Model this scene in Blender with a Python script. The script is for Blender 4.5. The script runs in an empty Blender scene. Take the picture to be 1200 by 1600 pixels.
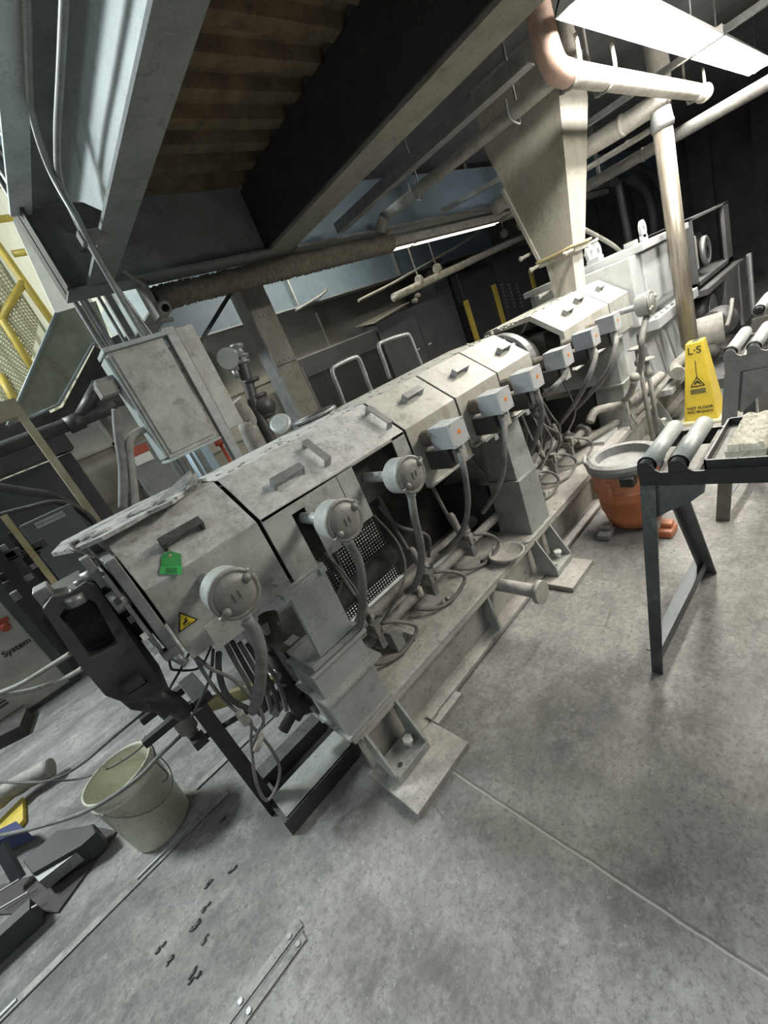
import bpy, bmesh, math, random
from mathutils import Vector, Matrix
random.seed(7)
S = bpy.context.scene
COL = S.collection
PI = math.pi

# ------------------------------------------------------------------ camera
RX = Vector((0.6714364, -0.63706612, -0.37857617))      # camera right in world axes
RY = Vector((-0.50687026, -0.02212889, -0.86173827))    # camera down
RZ = Vector((0.54060679, 0.77049145, -0.33776801))      # camera forward
FPX = 650.9
CAMH = 1.5
CP = Vector((0, 0, CAMH))
cd = bpy.data.cameras.new('camera'); cam = bpy.data.objects.new('camera', cd); COL.objects.link(cam)
m = Matrix.Identity(4)
for i in range(3):
    m[i][0] = RX[i]; m[i][1] = -RY[i]; m[i][2] = -RZ[i]; m[i][3] = CP[i]
cam.matrix_world = m
cd.sensor_fit = 'HORIZONTAL'; cd.sensor_width = 36.0; cd.lens = FPX / 1200 * 36.0
cd.clip_start = 0.02; cd.clip_end = 100
S.camera = cam
S.view_settings.view_transform = 'Standard'; S.view_settings.look = 'None'
S.view_settings.exposure = 0.0; S.view_settings.gamma = 1.0
S.view_settings.use_curve_mapping = False

# ------------------------------------------------------------------ world and big lights
w = bpy.data.worlds.new('world'); S.world = w; w.use_nodes = True
bg = w.node_tree.nodes['Background']; bg.inputs[0].default_value = (0.78, 0.88, 0.95, 1); bg.inputs[1].default_value = 0.11

def area(name, loc, target, sx, sy, power, color):
    l = bpy.data.lights.new(name, 'AREA'); l.shape = 'RECTANGLE'; l.size = sx; l.size_y = sy
    l.energy = power; l.color = color
    o = bpy.data.objects.new(name, l); COL.objects.link(o); o.location = loc
    d = Vector(target) - Vector(loc); o.rotation_euler = d.to_track_quat('-Z', 'Y').to_euler()
    return o
# high-bay lamps of the open hall: left of the machine and behind the photographer
area('hall_lamp_light', (-2.6, 4.8, 5.2), (0.2, 2.2, 0.0), 0.9, 0.4, 300, (0.86, 0.97, 1.0))
area('hall_lamp_light', (-3.0, -0.5, 4.2), (0.6, 1.2, 0.3), 1.2, 0.6, 28, (0.84, 0.96, 1.0))
area('added_fill_light', (3.3, -0.9, 2.6), (1.9, 1.2, 0.3), 2.4, 0.3, 95, (1.0, 0.95, 0.86))  # unseen fill lamp, added to brighten faces on the camera side
area('hall_lamp_light', (-3.5, 7.2, 6.2), (-1.5, 10.0, 2.0), 1.6, 0.8, 420, (0.97, 1.0, 0.93))
area('added_fill_light', (3.6, 4.1, 2.9), (3.6, 5.6, 1.0), 2.4, 0.15, 28, (1.0, 0.94, 0.80))  # fill lamp added to brighten the back wall and cabinets

def at(ax, v, px, py):
    """world point where the sight line of an image pixel meets the plane ax = v"""
    d = RX * ((px - 600) / FPX) + RY * ((py - 800) / FPX) + RZ
    i = 'xyz'.index(ax)
    return CP + d * ((v - CP[i]) / d[i])

# ------------------------------------------------------------------ materials
MATS = {}
def mat(name, col, rough=0.6, metal=0.0, col2=None, ns=6.0, amt=0.5, dust=0.0, dcol=(0.56, 0.55, 0.50), bump=0.15, bs=40.0,
        spots=0.0, scol=(0.03, 0.03, 0.03), ss=25.0, stretch=None, speck=0.6):
    if name in MATS: return MATS[name]
    M = bpy.data.materials.new(name); M.use_nodes = True; N = M.node_tree; nd = N.nodes; L = N.links
    b = nd['Principled BSDF']; b.inputs['Roughness'].default_value = rough; b.inputs['Metallic'].default_value = metal
    tc = nd.new('ShaderNodeTexCoord'); geo = nd.new('ShaderNodeNewGeometry')
    src = geo.outputs['Position']
    if stretch:
        mp = nd.new('ShaderNodeMapping'); mp.inputs['Scale'].default_value = stretch; L.new(src, mp.inputs[0]); src = mp.outputs[0]
    def noise(scale, detail=6, r=0.6):
        n = nd.new('ShaderNodeTexNoise'); n.inputs['Scale'].default_value = scale; n.inputs['Detail'].default_value = detail
        n.inputs['Roughness'].default_value = r; L.new(src, n.inputs['Vector']); return n.outputs['Fac']
    def ramp(f, a, c, lo=0.0, hi=1.0):
        r = nd.new('ShaderNodeMapRange'); L.new(f, r.inputs[0]); r.inputs[1].default_value = a; r.inputs[2].default_value = c
        r.inputs[3].default_value = lo; r.inputs[4].default_value = hi; return r.outputs[0]
    def mix(f, A, B):
        x = nd.new('ShaderNodeMix'); x.data_type = 'RGBA'
        L.new(f, x.inputs[0])
        for s, v in ((6, A), (7, B)):
            if isinstance(v, tuple): x.inputs[s].default_value = (*v, 1)
            else: L.new(v, x.inputs[s])
        return x.outputs[2]
    c2 = col2 or tuple(min(1, c * 0.55) for c in col)
    c = mix(ramp(noise(ns), 0.38, 0.68, 0.0, amt), col, c2)
    if dust > 0:
        sx = nd.new('ShaderNodeSeparateXYZ'); L.new(geo.outputs['Normal'], sx.inputs[0])
        up = ramp(sx.outputs[2], 0.05, 0.70, 0.20, 1.0)
        mu = nd.new('ShaderNodeMath'); mu.operation = 'MULTIPLY'; L.new(up, mu.inputs[0])
        L.new(ramp(noise(19.0, 9, 0.78), 0.36, 0.58, 0.25 * dust, dust), mu.inputs[1])
        c = mix(mu.outputs[0], c, dcol)
    if speck > 0:
        xm = nd.new('ShaderNodeMix'); xm.data_type = 'RGBA'; xm.blend_type = 'MULTIPLY'; mq = nd.new('ShaderNodeMath'); mq.operation = 'MULTIPLY'; L.new(ramp(noise(80, 6, 0.8), 0.46, 0.66, 0.0, speck), mq.inputs[0]); L.new(ramp(noise(7, 4, 0.6), 0.40, 0.62, 0.1, 1.0), mq.inputs[1]); L.new(mq.outputs[0], xm.inputs[0])
        L.new(c, xm.inputs[6]); xm.inputs[7].default_value = (0.40, 0.39, 0.37, 1); c = xm.outputs[2]
    if spots > 0:
        c = mix(ramp(noise(ss, 3, 0.5), 0.62, 0.70, 0.0, spots), c, scol)
    L.new(c, b.inputs['Base Color'])
    if bump > 0:
        bp = nd.new('ShaderNodeBump'); bp.inputs['Strength'].default_value = bump; bp.inputs['Distance'].default_value = 0.006
        L.new(noise(bs, 5, 0.65), bp.inputs['Height']); L.new(bp.outputs[0], b.inputs['Normal'])
    MATS[name] = M
    return M
def emis(name, col, s):
    M = bpy.data.materials.new(name); M.use_nodes = True; b = M.node_tree.nodes['Principled BSDF']
    b.inputs['Base Color'].default_value = (0.8, 0.8, 0.8, 1)
    b.inputs['Emission Color'].default_value = (*col, 1); b.inputs['Emission Strength'].default_value = s
    return M
DUST = (0.56, 0.55, 0.50)
paintw = mat('warm_dusty_paint', (0.45, 0.44, 0.385), 0.55, 0.1, (0.29, 0.27, 0.215), 5.5, 0.9, dust=0.65, dcol=(0.60,0.595,0.545), bump=0.15, spots=0.4, scol=(0.20, 0.18, 0.14), ss=13)
paint = mat('dusty_toplit_grey_paint', (0.42, 0.425, 0.385), 0.55, 0.15, (0.22, 0.22, 0.195), 7.5, 0.85, dust=0.95, dcol=(0.70,0.70,0.66), bump=0.15, spots=0.45, scol=(0.14, 0.135, 0.12), ss=16)  # real dust, made paler on upper slopes to paint in the hall light
paint2 = mat('pedestal_grey_paint', (0.33, 0.36, 0.335), 0.55, 0.0, (0.21, 0.23, 0.215), 5, 0.6, dust=0.55, bump=0.15, spots=0.3, scol=(0.12, 0.12, 0.11), ss=20)
gearpaint = mat('pale_grey_cast_paint', (0.50, 0.52, 0.52), 0.5, 0.0, (0.38, 0.40, 0.41), 5, 0.5, dust=0.4, bump=0.1)
skidm = mat('dusty_lamplit_skid_steel', (0.38, 0.375, 0.335), 0.8, 0.0, (0.22, 0.21, 0.185), 9, 0.7, dust=0.95, dcol=(0.62, 0.59, 0.54), bump=0.4, bs=60, spots=0.4, scol=(0.12, 0.10, 0.09), ss=30)  # real dust, lightened on tops so the colour carries lamp light
dark = mat('dark_machine_steel', (0.05, 0.05, 0.052), 0.5, 0.4, (0.10, 0.095, 0.09), 9, 0.6, dust=0.18, bump=0.2)
black = mat('black_steel', (0.018, 0.019, 0.021), 0.45, 0.3, (0.04, 0.04, 0.04), 9, 0.6, dust=0.12, bump=0.1)
midst = mat('worn_bare_steel', (0.30, 0.31, 0.31), 0.45, 0.5, (0.14, 0.14, 0.14), 9, 0.7, dust=0.35, bump=0.15)
cavity = mat('sooty_barrel_iron', (0.035, 0.033, 0.03), 0.8, 0.2, (0.09, 0.085, 0.075), 12, 0.8, dust=0.25, dcol=(0.28, 0.26, 0.23), bump=0.4)
boxgrey = mat('junction_box_grey', (0.30, 0.325, 0.35), 0.5, 0.0, (0.25, 0.27, 0.29), 6, 0.5, dust=0.75, dcol=(0.62, 0.62, 0.58), bump=0.05)
boxlid = mat('lit_box_cover', (0.47, 0.48, 0.48), 0.5, 0.0, (0.38, 0.39, 0.39), 6, 0.5, dust=0.4, dcol=(0.62, 0.62, 0.58), bump=0.03)  # lighter copy of the box grey: light on the front put into colour
alum = mat('dusty_cast_aluminium', (0.46, 0.50, 0.49), 0.5, 0.25, (0.32, 0.34, 0.33), 16, 0.7, dust=0.5, bump=0.25, bs=70)
lidm = mat('dust_caked_lid', (0.25, 0.25, 0.225), 0.55, 0.2, (0.17, 0.165, 0.145), 22, 0.8, dust=0.45, bump=0.3, bs=80)
rubber = mat('dusty_grey_hose', (0.12, 0.12, 0.115), 0.7, 0.0, (0.25, 0.245, 0.23), 18, 0.8, dust=0.5, dcol=(0.42, 0.41, 0.38), bump=0.3, bs=90)
blackcable = mat('black_cable', (0.02, 0.02, 0.022), 0.5, 0.0, (0.07, 0.07, 0.07), 20, 0.6, dust=0.25, bump=0.1)
pipem = mat('caked_pipe', (0.30, 0.29, 0.26), 0.85, 0.0, (0.16, 0.15, 0.13), 14, 0.8, dust=0.7, bump=0.5, bs=70)
brown = mat('brown_dust_crust', (0.19, 0.165, 0.125), 0.95, 0.0, (0.09, 0.075, 0.055), 30, 0.9, dust=0.6, dcol=(0.34, 0.31, 0.25), bump=1.0, bs=90)
beamdark = mat('sooty_beam_paint', (0.034, 0.034, 0.031), 0.7, 0.0, (0.02, 0.02, 0.018), 10, 0.8, bump=0.4, bs=80, spots=0.3, scol=(0.10,0.095,0.075), ss=60)
beamflange = mat('dusty_beam_flange', (0.27, 0.26, 0.225), 0.85, 0.0, (0.17, 0.155, 0.125), 9, 0.7, bump=0.35, bs=80, spots=0.4, scol=(0.07, 0.06, 0.05), ss=30)
beamgrey = mat('grey_beam_paint', (0.23, 0.245, 0.24), 0.7, 0.0, (0.14, 0.15, 0.145), 6, 0.7, bump=0.3, bs=60, spots=0.35, scol=(0.06, 0.06, 0.055), ss=22)
webpale = mat('pale_blue_grey_paint', (0.42, 0.47, 0.465), 0.5, 0.0, (0.28, 0.32, 0.315), 5, 0.6, bump=0.1, spots=0.25, scol=(0.2, 0.2, 0.18), ss=14)
bluebeam = mat('blue_grey_girder_paint', (0.155, 0.215, 0.265), 0.55, 0.0, (0.11, 0.15, 0.19), 4, 0.5, bump=0.1)
galv = mat('galvanised_steel', (0.33, 0.345, 0.34), 0.45, 0.5, (0.20, 0.21, 0.20), 12, 0.7, bump=0.1, dust=0.3)
deckm = mat('rusty_corrugated_deck', (0.17, 0.125, 0.075), 0.85, 0.1, (0.07, 0.048, 0.028), 8, 0.9, bump=0.5, bs=50, spots=0.5, scol=(0.03, 0.022, 0.015), ss=26)
wallm = mat('stained_concrete_wall', (0.36, 0.345, 0.295), 0.9, 0.0, (0.23, 0.22, 0.185), 2.2, 0.8, bump=0.3, spots=0.4, scol=(0.14, 0.13, 0.11), ss=9)
darkwall = mat('sooty_dark_wall', (0.12, 0.122, 0.125), 0.9, 0.0, (0.07, 0.071, 0.073), 2.5, 0.9, bump=0.2, spots=0.3, scol=(0.11, 0.11, 0.105), ss=4)
cream = mat('cream_sheet_cladding', (0.72, 0.72, 0.60), 0.6, 0.0, (0.55, 0.55, 0.44), 2, 0.6, bump=0.05)
yellow = mat('yellow_safety_paint', (0.66, 0.50, 0.10), 0.5, 0.0, (0.45, 0.34, 0.09), 8, 0.6, bump=0.1)
yellow2 = mat('faded_yellow_paint', (0.50, 0.45, 0.24), 0.6, 0.0, (0.32, 0.24, 0.12), 10, 0.7, bump=0.1)
postcream = mat('cream_post_paint', (0.48, 0.45, 0.33), 0.6, 0.0, (0.33, 0.27, 0.15), 9, 0.8, bump=0.1)
olive = mat('olive_cream_sheet', (0.44, 0.43, 0.33), 0.5, 0.1, (0.23, 0.23, 0.16), 5, 0.8, bump=0.1)
cabblack = mat('black_cabinet_paint', (0.035, 0.038, 0.042), 0.5, 0.0, (0.06, 0.062, 0.065), 5, 0.7, bump=0.05)
cabgrey = mat('dark_grey_cabinet_paint', (0.075, 0.08, 0.085), 0.55, 0.0, (0.04, 0.042, 0.045), 3, 0.7, bump=0.1)
cabbeige = mat('beige_cabinet_paint', (0.46, 0.45, 0.38), 0.6, 0.0, (0.33, 0.32, 0.27), 6, 0.7, bump=0.05)
plastic = mat('cream_bucket_plastic', (0.76, 0.75, 0.60), 0.4, 0.0, (0.60, 0.59, 0.47), 7, 0.6, bump=0.03, spots=0.4, scol=(0.25, 0.24, 0.2), ss=16)
orange = mat('orange_drum_plastic', (0.62, 0.20, 0.075), 0.45, 0.0, (0.45, 0.15, 0.065), 7, 0.6, bump=0.05, dust=0.25)
drumgrey = mat('dusty_drum_rim', (0.20, 0.21, 0.22), 0.45, 0.0, (0.16, 0.16, 0.17), 9, 0.6, dust=0.8, dcol=(0.55, 0.54, 0.51), bump=0.1)
signy = mat('yellow_sign_plastic', (0.80, 0.60, 0.045), 0.4, 0.0, (0.62, 0.48, 0.06), 6, 0.5, bump=0.02, dust=0.2)
white = mat('white_enamel', (0.78, 0.78, 0.74), 0.5, 0.0, (0.6, 0.6, 0.55), 8, 0.4, bump=0.05)
ink = mat('black_ink', (0.02, 0.02, 0.02), 0.5, 0.0, (0.02, 0.02, 0.02), bump=0)
green = mat('green_tag_plastic', (0.03, 0.33, 0.07), 0.4, 0.0, (0.02, 0.22, 0.05), 20, 0.6, bump=0.05, dust=0.1)
red = mat('red_label', (0.42, 0.07, 0.035), 0.5, 0.0, (0.3, 0.05, 0.03), 10, 0.5, bump=0)
orangelabel = mat('orange_label_ink', (0.95, 0.32, 0.06), 0.5, 0.0, (0.9, 0.35, 0.1), 10, 0.3, bump=0)
hazy = mat('hazard_yellow', (0.80, 0.60, 0.03), 0.4, 0.0, (0.7, 0.5, 0.03), 20, 0.4, bump=0)
tealm = mat('light_blue_paint', (0.30, 0.42, 0.50), 0.5, 0.0, (0.24, 0.34, 0.40), 6, 0.5, bump=0.05)
blueplastic = mat('blue_plastic', (0.02, 0.04, 0.16), 0.4, 0.0, (0.02, 0.03, 0.1), 6, 0.5, bump=0.05)
copper = mat('copper_fitting', (0.50, 0.33, 0.26), 0.6, 0.1, (0.36, 0.27, 0.22), 14, 0.7, dust=0.3, bump=0.3)
insul = mat('pale_pipe_lagging', (0.55, 0.53, 0.47), 0.85, 0.0, (0.38, 0.36, 0.31), 14, 0.7, bump=0.5, bs=80, dust=0.3)
tabledark = mat('dark_grey_table_steel', (0.075, 0.085, 0.09), 0.4, 0.5, (0.14, 0.15, 0.155), 7, 0.8, bump=0.1, spots=0.3, scol=(0.25, 0.25, 0.24), ss=14)
legdusty = mat('dusty_table_steel', (0.22, 0.215, 0.20), 0.6, 0.2, (0.12, 0.12, 0.115), 9, 0.8, bump=0.2, dust=0.5)
block = mat('cracked_pale_polymer', (0.66, 0.62, 0.50), 0.8, 0.0, (0.44, 0.41, 0.33), 26, 0.8, bump=1.0, bs=45)
crust = mat('flaky_white_residue', (0.52, 0.52, 0.49), 0.9, 0.0, (0.10, 0.10, 0.10), 16, 0.9, bump=1.0, bs=45, spots=0.8, scol=(0.03, 0.03, 0.03), ss=22)
chutem = mat('dusty_chute_steel', (0.38, 0.365, 0.31), 0.7, 0.15, (0.26, 0.245, 0.20), 5, 0.8, bump=0.3, spots=0.25, scol=(0.5, 0.48, 0.42), ss=18, stretch=(1, 1, 0.5))
chutem2 = mat('pale_chute_steel', (0.50, 0.49, 0.43), 0.65, 0.1, (0.28, 0.26, 0.21), 12, 0.8, bump=0.3, stretch=(1, 1, 0.3))
tubeglow = emis('lamp_tube_glow', (1.0, 0.972, 0.91), 128)
tubeglow2 = emis('distant_lamp_tube_glow', (1.0, 0.90, 0.60), 8)
clearp = mat('pale_wood', (0.45, 0.38, 0.26), 0.7, 0.0, (0.3, 0.25, 0.17), 12, 0.7, bump=0.1)

def floor_material():
    M = bpy.data.materials.new('mottled_dusty_concrete'); M.use_nodes = True; N = M.node_tree; nd = N.nodes; L = N.links
    b = nd['Principled BSDF']; b.inputs['Roughness'].default_value = 0.62
    geo = nd.new('ShaderNodeNewGeometry'); P = geo.outputs['Position']
    def noise(scale, detail=8, r=0.65, v=P, dist=0.0):
        n = nd.new('ShaderNodeTexNoise'); n.inputs['Scale'].default_value = scale; n.inputs['Detail'].default_value = detail
        n.inputs['Roughness'].default_value = r; n.inputs['Distortion'].default_value = dist; L.new(v, n.inputs['Vector']); return n.outputs['Fac']
    def rng(f, a, c, lo=0.0, hi=1.0):
        r = nd.new('ShaderNodeMapRange'); L.new(f, r.inputs[0]); r.inputs[1].default_value = a; r.inputs[2].default_value = c
        r.inputs[3].default_value = lo; r.inputs[4].default_value = hi; return r.outputs[0]
    def mix(f, A, B):
        x = nd.new('ShaderNodeMix'); x.data_type = 'RGBA'; L.new(f, x.inputs[0])
        for s, v in ((6, A), (7, B)):
            if isinstance(v, tuple): x.inputs[s].default_value = (*v, 1)
            else: L.new(v, x.inputs[s])
        return x.outputs[2]
    def math_(op, A, B):
        x = nd.new('ShaderNodeMath'); x.operation = op
        for i, v in enumerate((A, B)):
            if isinstance(v, (int, float)): x.inputs[i].default_value = v
            else: L.new(v, x.inputs[i])
        return x.outputs[0]
    big = noise(1.1, 5, 0.6)
    c = mix(rng(big, 0.38, 0.62), (0.37, 0.362, 0.335), (0.21, 0.207, 0.195))
    c = mix(rng(noise(5.5, 10, 0.78), 0.46, 0.64, 0.0, 0.6), c, (0.50, 0.495, 0.46))
    bl_ = noise(1.9, 15, 0.80)
    c = mix(rng(bl_, 0.49, 0.60, 0.0, 0.85), c, (0.150, 0.147, 0.138))
    dk = math_('MULTIPLY', rng(noise(14, 9, 0.85), 0.48, 0.60), rng(noise(2.1, 3, 0.5), 0.42, 0.66, 0.05, 0.8))
    c = mix(dk, c, (0.10, 0.10, 0.098))
    c = mix(rng(noise(48, 8, 0.85), 0.50, 0.60, 0.0, 0.8), c, (0.16, 0.158, 0.148))
    c = mix(rng(noise(38, 8, 0.85), 0.56, 0.70, 0.0, 0.7), c, (0.66, 0.665, 0.63))
    # soft shadow streaks along the machine, painted into the floor tone
    mp = nd.new('ShaderNodeMapping'); mp.inputs['Scale'].default_value = (1.0, 5.0, 1.0); L.new(P, mp.inputs[0])
    sx = nd.new('ShaderNodeSeparateXYZ'); L.new(P, sx.inputs[0])
    left = rng(sx.outputs[1], 1.0, 2.4, 0.0, 0.8)
    c = mix(math_('MULTIPLY', left, rng(noise(1.0, 9, 0.65, mp.outputs[0]), 0.42, 0.62)), c, (0.12, 0.122, 0.122))
    # saw-cut joints: one across the aisle
    wob = math_('MULTIPLY', math_('SUBTRACT', noise(9, 3), 0.5), 0.012)
    def line(coord, pos, width, col, s, lim=None):
        nonlocal c
        d = math_('ABSOLUTE', math_('SUBTRACT', math_('ADD', coord, wob), pos), 0.0)
        f = rng(d, width * 0.5, width, s, 0.0)
        if lim is not None: f = math_('MULTIPLY', f, lim)
        c = mix(f, c, col)
    lim = math_('LESS_THAN', sx.outputs[1], 1.12)
    line(sx.outputs[0], 0.541, 0.006, (0.12, 0.12, 0.11), 0.6, lim)
    line(sx.outputs[0], 0.535, 0.004, (0.55, 0.54, 0.48), 0.8, lim)
    # cracks
    vo = nd.new('ShaderNodeTexVoronoi'); vo.feature = 'DISTANCE_TO_EDGE'; vo.inputs['Scale'].default_value = 2.1; L.new(P, vo.inputs['Vector'])
    ck = math_('MULTIPLY', rng(vo.outputs['Distance'], 0.0, 0.010, 0.7, 0.0), rng(noise(3.2), 0.56, 0.62))
    c = mix(ck, c, (0.12, 0.115, 0.10))
    L.new(c, b.inputs['Base Color'])
    bp = nd.new('ShaderNodeBump'); bp.inputs['Strength'].default_value = 0.25; bp.inputs['Distance'].default_value = 0.004
    L.new(noise(45, 8, 0.75), bp.inputs['Height']); L.new(bp.outputs[0], b.inputs['Normal'])
    L.new(rng(noise(4), 0.3, 0.7, 0.65, 0.9), b.inputs['Roughness'])
    return M
floorm = floor_material()

# ------------------------------------------------------------------ mesh builder
def smooth_path(pts, sub=6):
    P = [Vector(p) for p in pts]
    if len(P) < 3: return P
    out = []
    for i in range(len(P) - 1):
        p0 = P[max(i - 1, 0)]; p1 = P[i]; p2 = P[i + 1]; p3 = P[min(i + 2, len(P) - 1)]
        for k in range(sub):
            t = k / sub
            out.append(0.5 * ((2 * p1) + (-p0 + p2) * t + (2 * p0 - 5 * p1 + 4 * p2 - p3) * t * t + (-p0 + 3 * p1 - 3 * p2 + p3) * t ** 3))
    out.append(P[-1]); return out
class MB:
    def __init__(s): s.v = []; s.f = []; s.sm = []; s.m = Matrix.Identity(4)
    def add(s, vs, fs, sm=False):
        o = len(s.v); s.v += [s.m @ Vector(v) for v in vs]
        for f in fs: s.f.append([o + i for i in f]); s.sm.append(sm)
        return s
    def box(s, x0, x1, y0, y1, z0, z1):
        vs = [(x, y, z) for x in (x0, x1) for y in (y0, y1) for z in (z0, z1)]
        return s.add(vs, [(0, 1, 3, 2), (4, 6, 7, 5), (0, 4, 5, 1), (2, 3, 7, 6), (0, 2, 6, 4), (1, 5, 7, 3)])
    def beam(s, p0, p1, w, h, up=(0, 0, 1)):
        p0 = Vector(p0); p1 = Vector(p1); d = (p1 - p0).normalized(); u = Vector(up)
        r = d.cross(u)
        if r.length < 1e-4: r = d.cross(Vector((1, 0, 0)))
        r.normalize(); u = r.cross(d).normalized(); r *= w / 2; u *= h / 2
        vs = []
        for p in (p0, p1): vs += [p - r - u, p + r - u, p + r + u, p - r + u]
        return s.add(vs, [(0, 1, 2, 3), (4, 7, 6, 5), (0, 4, 5, 1), (1, 5, 6, 2), (2, 6, 7, 3), (3, 7, 4, 0)])
    def prism(s, pts, axis, a0, a1):
        def mk(p, a):
            return {'x': (a, p[0], p[1]), 'y': (p[0], a, p[1]), 'z': (p[0], p[1], a)}[axis]
        n = len(pts); vs = [mk(p, a0) for p in pts] + [mk(p, a1) for p in pts]
        fs = [list(range(n)), list(range(2 * n - 1, n - 1, -1))] + [(i, (i + 1) % n, (i + 1) % n + n, i + n) for i in range(n)]
        return s.add(vs, fs)
    def shell(s, pl, t, axis, a0, a1):
        """open polyline thickened inwards (to its right) and extruded"""
        n = len(pl); P = [Vector((*p, 0)) for p in pl]; off = []
        for i in range(n):
            d1 = (P[i] - P[i - 1]).normalized() if i else (P[1] - P[0]).normalized()
            d2 = (P[i + 1] - P[i]).normalized() if i < n - 1 else d1
            n1 = Vector((d1.y, -d1.x, 0)); n2 = Vector((d2.y, -d2.x, 0)); b = (n1 + n2).normalized()
            off.append(P[i] + b * (t / max(0.3, b.dot(n1))))
        for i in range(n - 1):
            q = [P[i], P[i + 1], off[i + 1], off[i]]
            s.prism([(v.x, v.y) for v in q], axis, a0, a1)
        return s
    def poly(s, pts, nrm, t):
        """flat plate from 3-D outline, thickness t along nrm"""
        nv = Vector(nrm).normalized() * t; n = len(pts); P = [Vector(p) for p in pts]
        vs = P + [p + nv for p in P]
        return s.add(vs, [list(range(n)), list(range(2 * n - 1, n - 1, -1))] + [(i, (i + 1) % n, (i + 1) % n + n, i + n) for i in range(n)])
    def lathe(s, o, ax, prof, n=24, sm=True):
        o = Vector(o); ax = Vector(ax).normalized()
        r = ax.cross(Vector((0, 0, 1)));
        if r.length < 1e-3: r = Vector((1, 0, 0))
        r.normalize(); u = ax.cross(r)
        vs = []; fs = []
        for (rad, h) in prof:
            for k in range(n):
                a = 2 * PI * k / n; vs.append(o + ax * h + (r * math.cos(a) + u * math.sin(a)) * max(rad, 1e-5))
        for i in range(len(prof) - 1):
            for k in range(n):
                k2 = (k + 1) % n; fs.append((i * n + k, i * n + k2, (i + 1) * n + k2, (i + 1) * n + k))
        s.add(vs, fs, sm)
        b = len(s.v) - len(vs)
        if prof[0][0] > 1e-4: s.f.append([b + k for k in range(n)]); s.sm.append(False)
        if prof[-1][0] > 1e-4: s.f.append([b + (len(prof) - 1) * n + k for k in range(n)]); s.sm.append(False)
        return s
    def cyl(s, p0, p1, r, r2=None, n=16):
        p0 = Vector(p0); p1 = Vector(p1); return s.lathe(p0, p1 - p0, [(r, 0), (r if r2 is None else r2, (p1 - p0).length)], n)
    def tube(s, pts, r, n=8, sub=6, jit=0.0, cap=True):
        P = smooth_path(pts, sub) if sub > 1 else [Vector(p) for p in pts]
        vs = []; fs = []; d0 = (P[1] - P[0]).normalized()
        ref = d0.cross(Vector((0.13, 0.21, 0.97)));
        if ref.length < 0.05: ref = d0.cross(Vector((1, 0, 0)))
        ref.normalize()
        for i, p in enumerate(P):
            d = (P[min(i + 1, len(P) - 1)] - P[max(i - 1, 0)]).normalized()
            ref = (ref - d * ref.dot(d)).normalized(); u = d.cross(ref)
            for k in range(n):
                a = 2 * PI * k / n; rr = r * (1 + random.uniform(-jit, jit))
                vs.append(p + (ref * math.cos(a) + u * math.sin(a)) * rr)
        for i in range(len(P) - 1):
            for k in range(n):
                k2 = (k + 1) % n; fs.append((i * n + k, i * n + k2, (i + 1) * n + k2, (i + 1) * n + k))
        s.add(vs, fs, True)
        if cap:
            b = len(s.v) - len(vs)
            s.f.append([b + k for k in range(n)]); s.sm.append(False)
            s.f.append([b + (len(P) - 1) * n + k for k in range(n)]); s.sm.append(False)
        return s
    def ball(s, c, r, n=12, sc=(1, 1, 1)):
        prof = [(r * math.sin(PI * i / 8), -r * math.cos(PI * i / 8)) for i in range(9)]
        k = len(s.v); s.lathe(c, (0, 0, 1), prof, n); c = Vector(c)
        for i in range(k, len(s.v)):
            d = s.v[i] - c; s.v[i] = c + Vector((d.x * sc[0], d.y * sc[1], d.z * sc[2]))
        return s
    def build(s, name, mt, parent=None, bevel=0.0, kind=None, label=None):
        me = bpy.data.meshes.new(name); off = Vector((0, 0, 0)); p = parent
        while p is not None: off += p.location; p = p.parent
        me.from_pydata([tuple(v - off) for v in s.v], [], s.f)
        bm = bmesh.new(); bm.from_mesh(me)
        for f, q in zip(bm.faces, s.sm): f.smooth = q
        bmesh.ops.recalc_face_normals(bm, faces=bm.faces); bm.to_mesh(me); bm.free()
        me.materials.append(mt)
        o = bpy.data.objects.new(name, me); COL.objects.link(o)
        if parent is not None: o.parent = parent
        if bevel > 0:
            md = o.modifiers.new('bevel', 'BEVEL'); md.width = bevel; md.segments = 2; md.limit_method = 'ANGLE'; md.angle_limit = math.radians(35)
        if kind: o['kind'] = kind
        if label: o['label'] = label
        return o
def thing(name, label, cat, loc=(0, 0, 0), group=None):
    o = bpy.data.objects.new(name, None); COL.objects.link(o); o.location = loc; o.empty_display_size = 0.1
    o['label'] = label; o['category'] = cat
    if group: o['group'] = group
    return o
def tag(o, label, cat, group=None, kind=None):
    # move the origin of a single-mesh thing to its own base
    if o.parent is None and o.type == 'MESH':
        vs = [v.co for v in o.data.vertices]
        c = Vector(((min(v.x for v in vs) + max(v.x for v in vs)) / 2, (min(v.y for v in vs) + max(v.y for v in vs)) / 2, min(v.z for v in vs)))
        o.data.transform(Matrix.Translation(-c)); o.location = c
    o['label'] = label; o['category'] = cat
    if group: o['group'] = group
    if kind: o['kind'] = kind
    return o
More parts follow.
